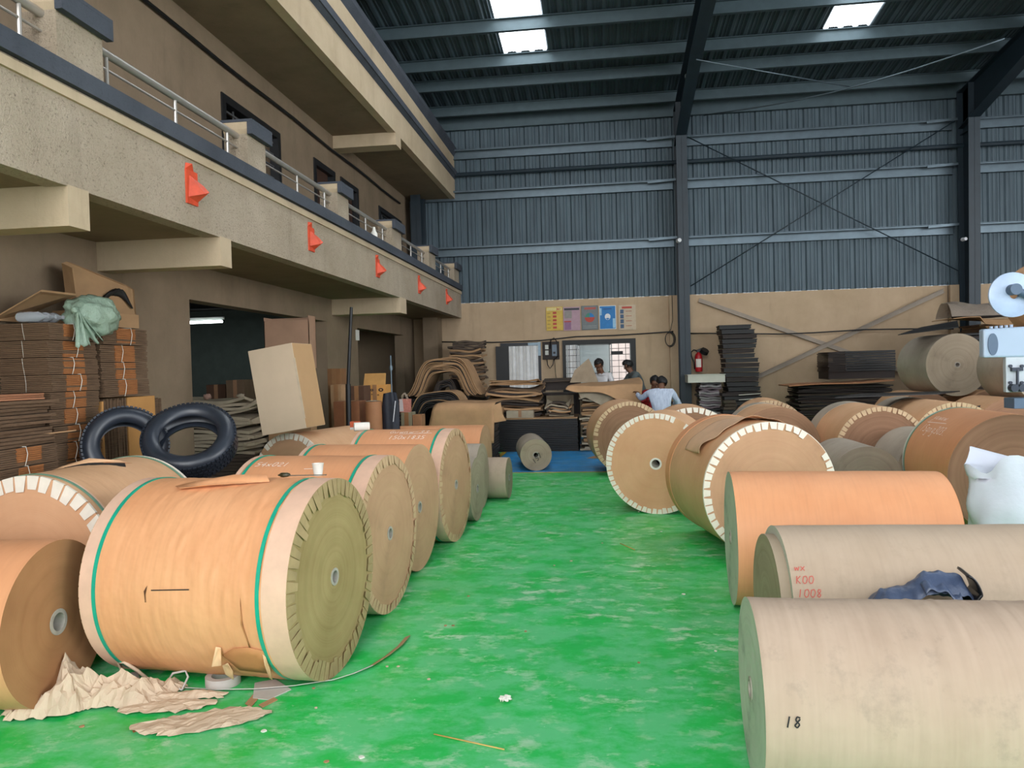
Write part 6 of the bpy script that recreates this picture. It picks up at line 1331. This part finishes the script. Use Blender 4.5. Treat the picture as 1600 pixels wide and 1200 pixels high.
# ------------------------------------------------------------------ litter on the floor
M_crum = mat('crumpled_brown_paper', (206, 184, 158), 0.8, 0.08, 5.0, 0.4, 18); M_str = mat('grey_cardboard_strip', (196, 190, 182), 0.75, 0.08)
def crumple(label, cpx, w, d, h, seed, outline=None, m=M_crum, rz=0.0, nu=46, nv=30, name='crumpled_paper', ridge=1.0):
    c = at(cpx[0], cpx[1], Z=0.0); root = empty(name, (c.x, c.y, 0), rz); tag(root, label, 'paper scrap')
    rr_ = random.Random(int(seed * 10)); J = [[(rr_.random() - .5, rr_.random() - .5, rr_.random()) for _ in range(nv + 1)] for _ in range(nu + 1)]
    def fn(u, v):
        a, b = (u - .5) * 2, (v - .5) * 2; i_, j_ = round(u * nu), round(v * nv); jj = J[i_][j_]
        k = max(abs(a), abs(b)); L_ = math.hypot(a, b) or 1; f = k / L_
        th = math.atan2(b, a); rr = 1 + 0.20 * noise.noise(V((math.cos(th) * 1.6 + seed, math.sin(th) * 1.6, 0))) + 0.10 * noise.noise(V((math.cos(th) * 6 + seed, math.sin(th) * 6, 3)))
        x, y = a * f * rr * w / 2 + jj[0] * 0.5 * w / nu, b * f * rr * d / 2 + jj[1] * 0.5 * d / nv
        q = V((x * 5 + seed * 3, y * 5, 0)); lo = 0.5 + 0.9 * noise.noise(q * 0.7); n1 = 1 - abs(noise.noise(q * 1.5)) * 3.0; n2 = noise.noise(q * 4 + V((5, 1, 0)))
        e = max(0, 1 - k ** 2.5)
        return (x, y, 0.005 + h * e * (0.55 * max(lo, 0) + 0.28 * max(n1, 0) * ridge + 0.16 * n2 + 0.12 * (jj[2] - .3)) * 0.9 + 0.014 * (1 - e) * jj[2])
    mb = MB(); mb.grid(fn, nu, nv, 0.0015); mb.v = [(x_, y_, max(z_, 0.001)) for x_, y_, z_ in mb.v]; mb.build('paper', m, root); return root
crumple('large heap of crumpled brown paper at the lower left under the brown reel end', (92, 1102), 0.50, 0.34, 0.38, 3.3, rz=R(20), nu=24, nv=20)
crumple('crumpled brown paper sheet beside the large heap', (200, 1092), 0.46, 0.26, 0.22, 7.1, rz=R(12), nu=20, nv=14)
crumple('peaked crumpled paper right under the front orange reel', (228, 1088), 0.20, 0.15, 0.17, 9.7, rz=R(50), nu=13, nv=11)
crumple('small folded paper ball before the front reel, beside the tape ring', (262, 1078), 0.17, 0.15, 0.13, 12.2, rz=R(5), nu=10, nv=9)
crumple('flat torn brown paper sheet nearest the camera', (318, 1130), 0.60, 0.20, 0.035, 15.4, rz=R(20), nu=20, nv=10, name='torn_paper')
crumple('second torn sheet of paper tucked behind the nearest flat sheet', (262, 1107), 0.44, 0.13, 0.05, 18.9, rz=R(14), nu=16, nv=8, name='torn_paper')
crumple('curled paper sheet under the cardboard strip', (300, 1090), 0.34, 0.10, 0.06, 21.3, rz=R(10), nu=14, nv=7, name='torn_paper')
def flat(name, label, pts, m, th=0.003, z=0.002):
    P_ = [at(x, y, Z=z) for x, y in pts]; c = sum(P_, V()) / len(P_); o = MB().prism([p - c for p in P_], (0, 0, th)).build(name, m); o.location = c; return tag(o, label, 'paper scrap')
flat('card_piece', 'grey card piece left of the tape ring under the front reel', [(172, 1058), (215, 1050), (222, 1070), (196, 1078)], M_str, 0.004)
flat('card_piece', 'grey card diamond beside the right end of the paper litter', [(398, 1068), (430, 1062), (455, 1078), (420, 1094), (395, 1092)], M_str, 0.004)
flat('card_piece', 'thin orange card strip below the grey card diamond', [(404, 1102), (428, 1090), (434, 1094), (410, 1106)], C_kraft)
flat('card_piece', 'orange card strip at the right end of the torn sheet', [(383, 1100), (402, 1078), (412, 1082), (392, 1106)], C_kraft)
flat('card_piece', 'tiny orange scrap at the left tip of the torn sheet', [(206, 1140), (214, 1136), (216, 1142), (208, 1145)], C_org)
c = at(344, 1066, Z=0.02); o = MB().lathe([(0.055, 0), (0.085, 0), (0.085, 0.045), (0.055, 0.045), (0.055, 0)], n=36).build('paper_ring', M_str, smooth=40); o.location = (c.x, c.y + 0.03, 0.001); tag(o, 'flattened grey cardboard ring in front of the front reel', 'cardboard ring')
c = at(190, 1040, Z=0.08); rod('plastic_strap_scrap', [at(x, y, Z=z) for x, y, z in ((205, 1076, .01), (196, 1058, .06), (186, 1036, .13), (194, 1034, .135), (215, 1048, .08), (232, 1062, .03))], 0.009, M_crum, 'twisted paper strip standing up from the litter', 'paper scrap')
rod('plastic_strap_scrap', [at(x, y, Z=z) for x, y, z in ((262, 1066, .02), (270, 1052, .07), (290, 1048, .08), (294, 1058, .05), (284, 1078, .01), (264, 1072, .03))], 0.006, M_str, 'bent grey strip loop in the litter', 'paper scrap')
# long strip of board curling along the floor
pts = [at(x, y, Z=0.012) for x, y in ((292, 1074), (340, 1077), (400, 1076), (460, 1071), (520, 1062), (552, 1052), (580, 1040), (605, 1024), (625, 1008), (637, 994))]
root = empty('board_strip', pts[4]); tag(root, 'long pale board strip curling across the green floor from the litter', 'board strip')
for a, b, m, nm in ((0, 7, M_str, 'pale_length'), (6, 10, C_kraft, 'brown_end')):
    mb = MB(); P_ = [p - pts[4] for p in pts[a:b]]
    vs = []
    for i, p in enumerate(P_):
        d = (P_[min(i + 1, len(P_) - 1)] - P_[max(i - 1, 0)]).normalized(); sd = d.cross(V((0, 0, 1))).normalized() * 0.016
        hz = 0.012; vs += [p - sd + V((0, 0, -0.010)), p + sd + V((0, 0, 0.004 + hz * 0)), p + sd + V((0, 0, 0.008)), p - sd + V((0, 0, -0.006))]
    fs = []
    for i in range(len(P_) - 1):
        for k in range(4): fs.append((i * 4 + k, i * 4 + (k + 1) % 4, i * 4 + 4 + (k + 1) % 4, i * 4 + 4 + k))
    mb.add(vs, fs); mb.build(nm, m, root)
crumple('small white crumpled paper ball alone on the green floor', (790, 1095), 0.06, 0.055, 0.05, 31.0, m=M_corew, nu=9, nv=8, name='paper_ball')
def stick(label, a, b, r, m): 
    rod('wood_splinter', [at(*a, Z=r + .001), at(*b, Z=r + .001)], r, m, label, 'stick')
M_stk = mat('yellow_straw', (206, 172, 96), 0.7)
stick('long yellow straw lying on the floor at the bottom centre', (678, 1147), (788, 1171), 0.0032, M_stk)
stick('short yellow straw on the floor left of the white flapped reel', (969, 849), (992, 859), 0.004, M_stk)
bits = [((605, 1042), 'pale'), ((622, 1042), 'pale'), ((670, 1062), 'pale'), ((696, 978), 'tan'), ((708, 978), 'tan'), ((490, 1076), 'tan'), ((494, 1107), 'pale'), ((412, 1143), 'white'), ((510, 1191), 'tan'), ((565, 1184), 'white'), ((998, 1036), 'tan'), ((1068, 929), 'white'), ((1033, 831), 'white'), ((998, 800), 'white'), ((361, 1134), 'orange'), ((128, 1136), 'tan'), ((732, 932), 'tan'), ((893, 877), 'pale'), ((866, 884), 'pale'), ((941, 849), 'pale'), ((821, 987), 'tan'), ((1118, 1018), 'white')]
bits.sort(); ORD = 'first second third fourth fifth sixth seventh eighth ninth tenth eleventh'.split()
for k, ((x, y), cname) in enumerate(bits):
    c = at(x, y, Z=0.0); r_ = random.Random(k); s_ = 0.007 + 0.006 * r_.random()
    poly = [(s_ * (0.7 + 0.5 * r_.random()) * math.cos(a), s_ * (0.7 + 0.5 * r_.random()) * math.sin(a), 0) for a in [2 * PI * q / 7 for q in range(7)]]
    o = MB().prism(poly, (0, 0, 0.004)).build('paper_bit', {'pale': M_crum, 'tan': C_kraft, 'white': M_corew, 'orange': C_org}[cname]); o.location = (c.x, c.y, 0.001)
    pos = ORD[k] + ' from the left' if k < 11 else ORD[len(bits) - 1 - k] + ' from the right'
    tag(o, 'tiny %s paper bit on the green floor, %s of the scattered bits' % (cname, pos), 'paper bit', 'tiny paper bits on the green floor')
flat('paper_scrap', 'kraft scrap on the blue floor beside the tan flapped reel', [(917, 716), (934, 711), (948, 712), (946, 716)], C_kraft)
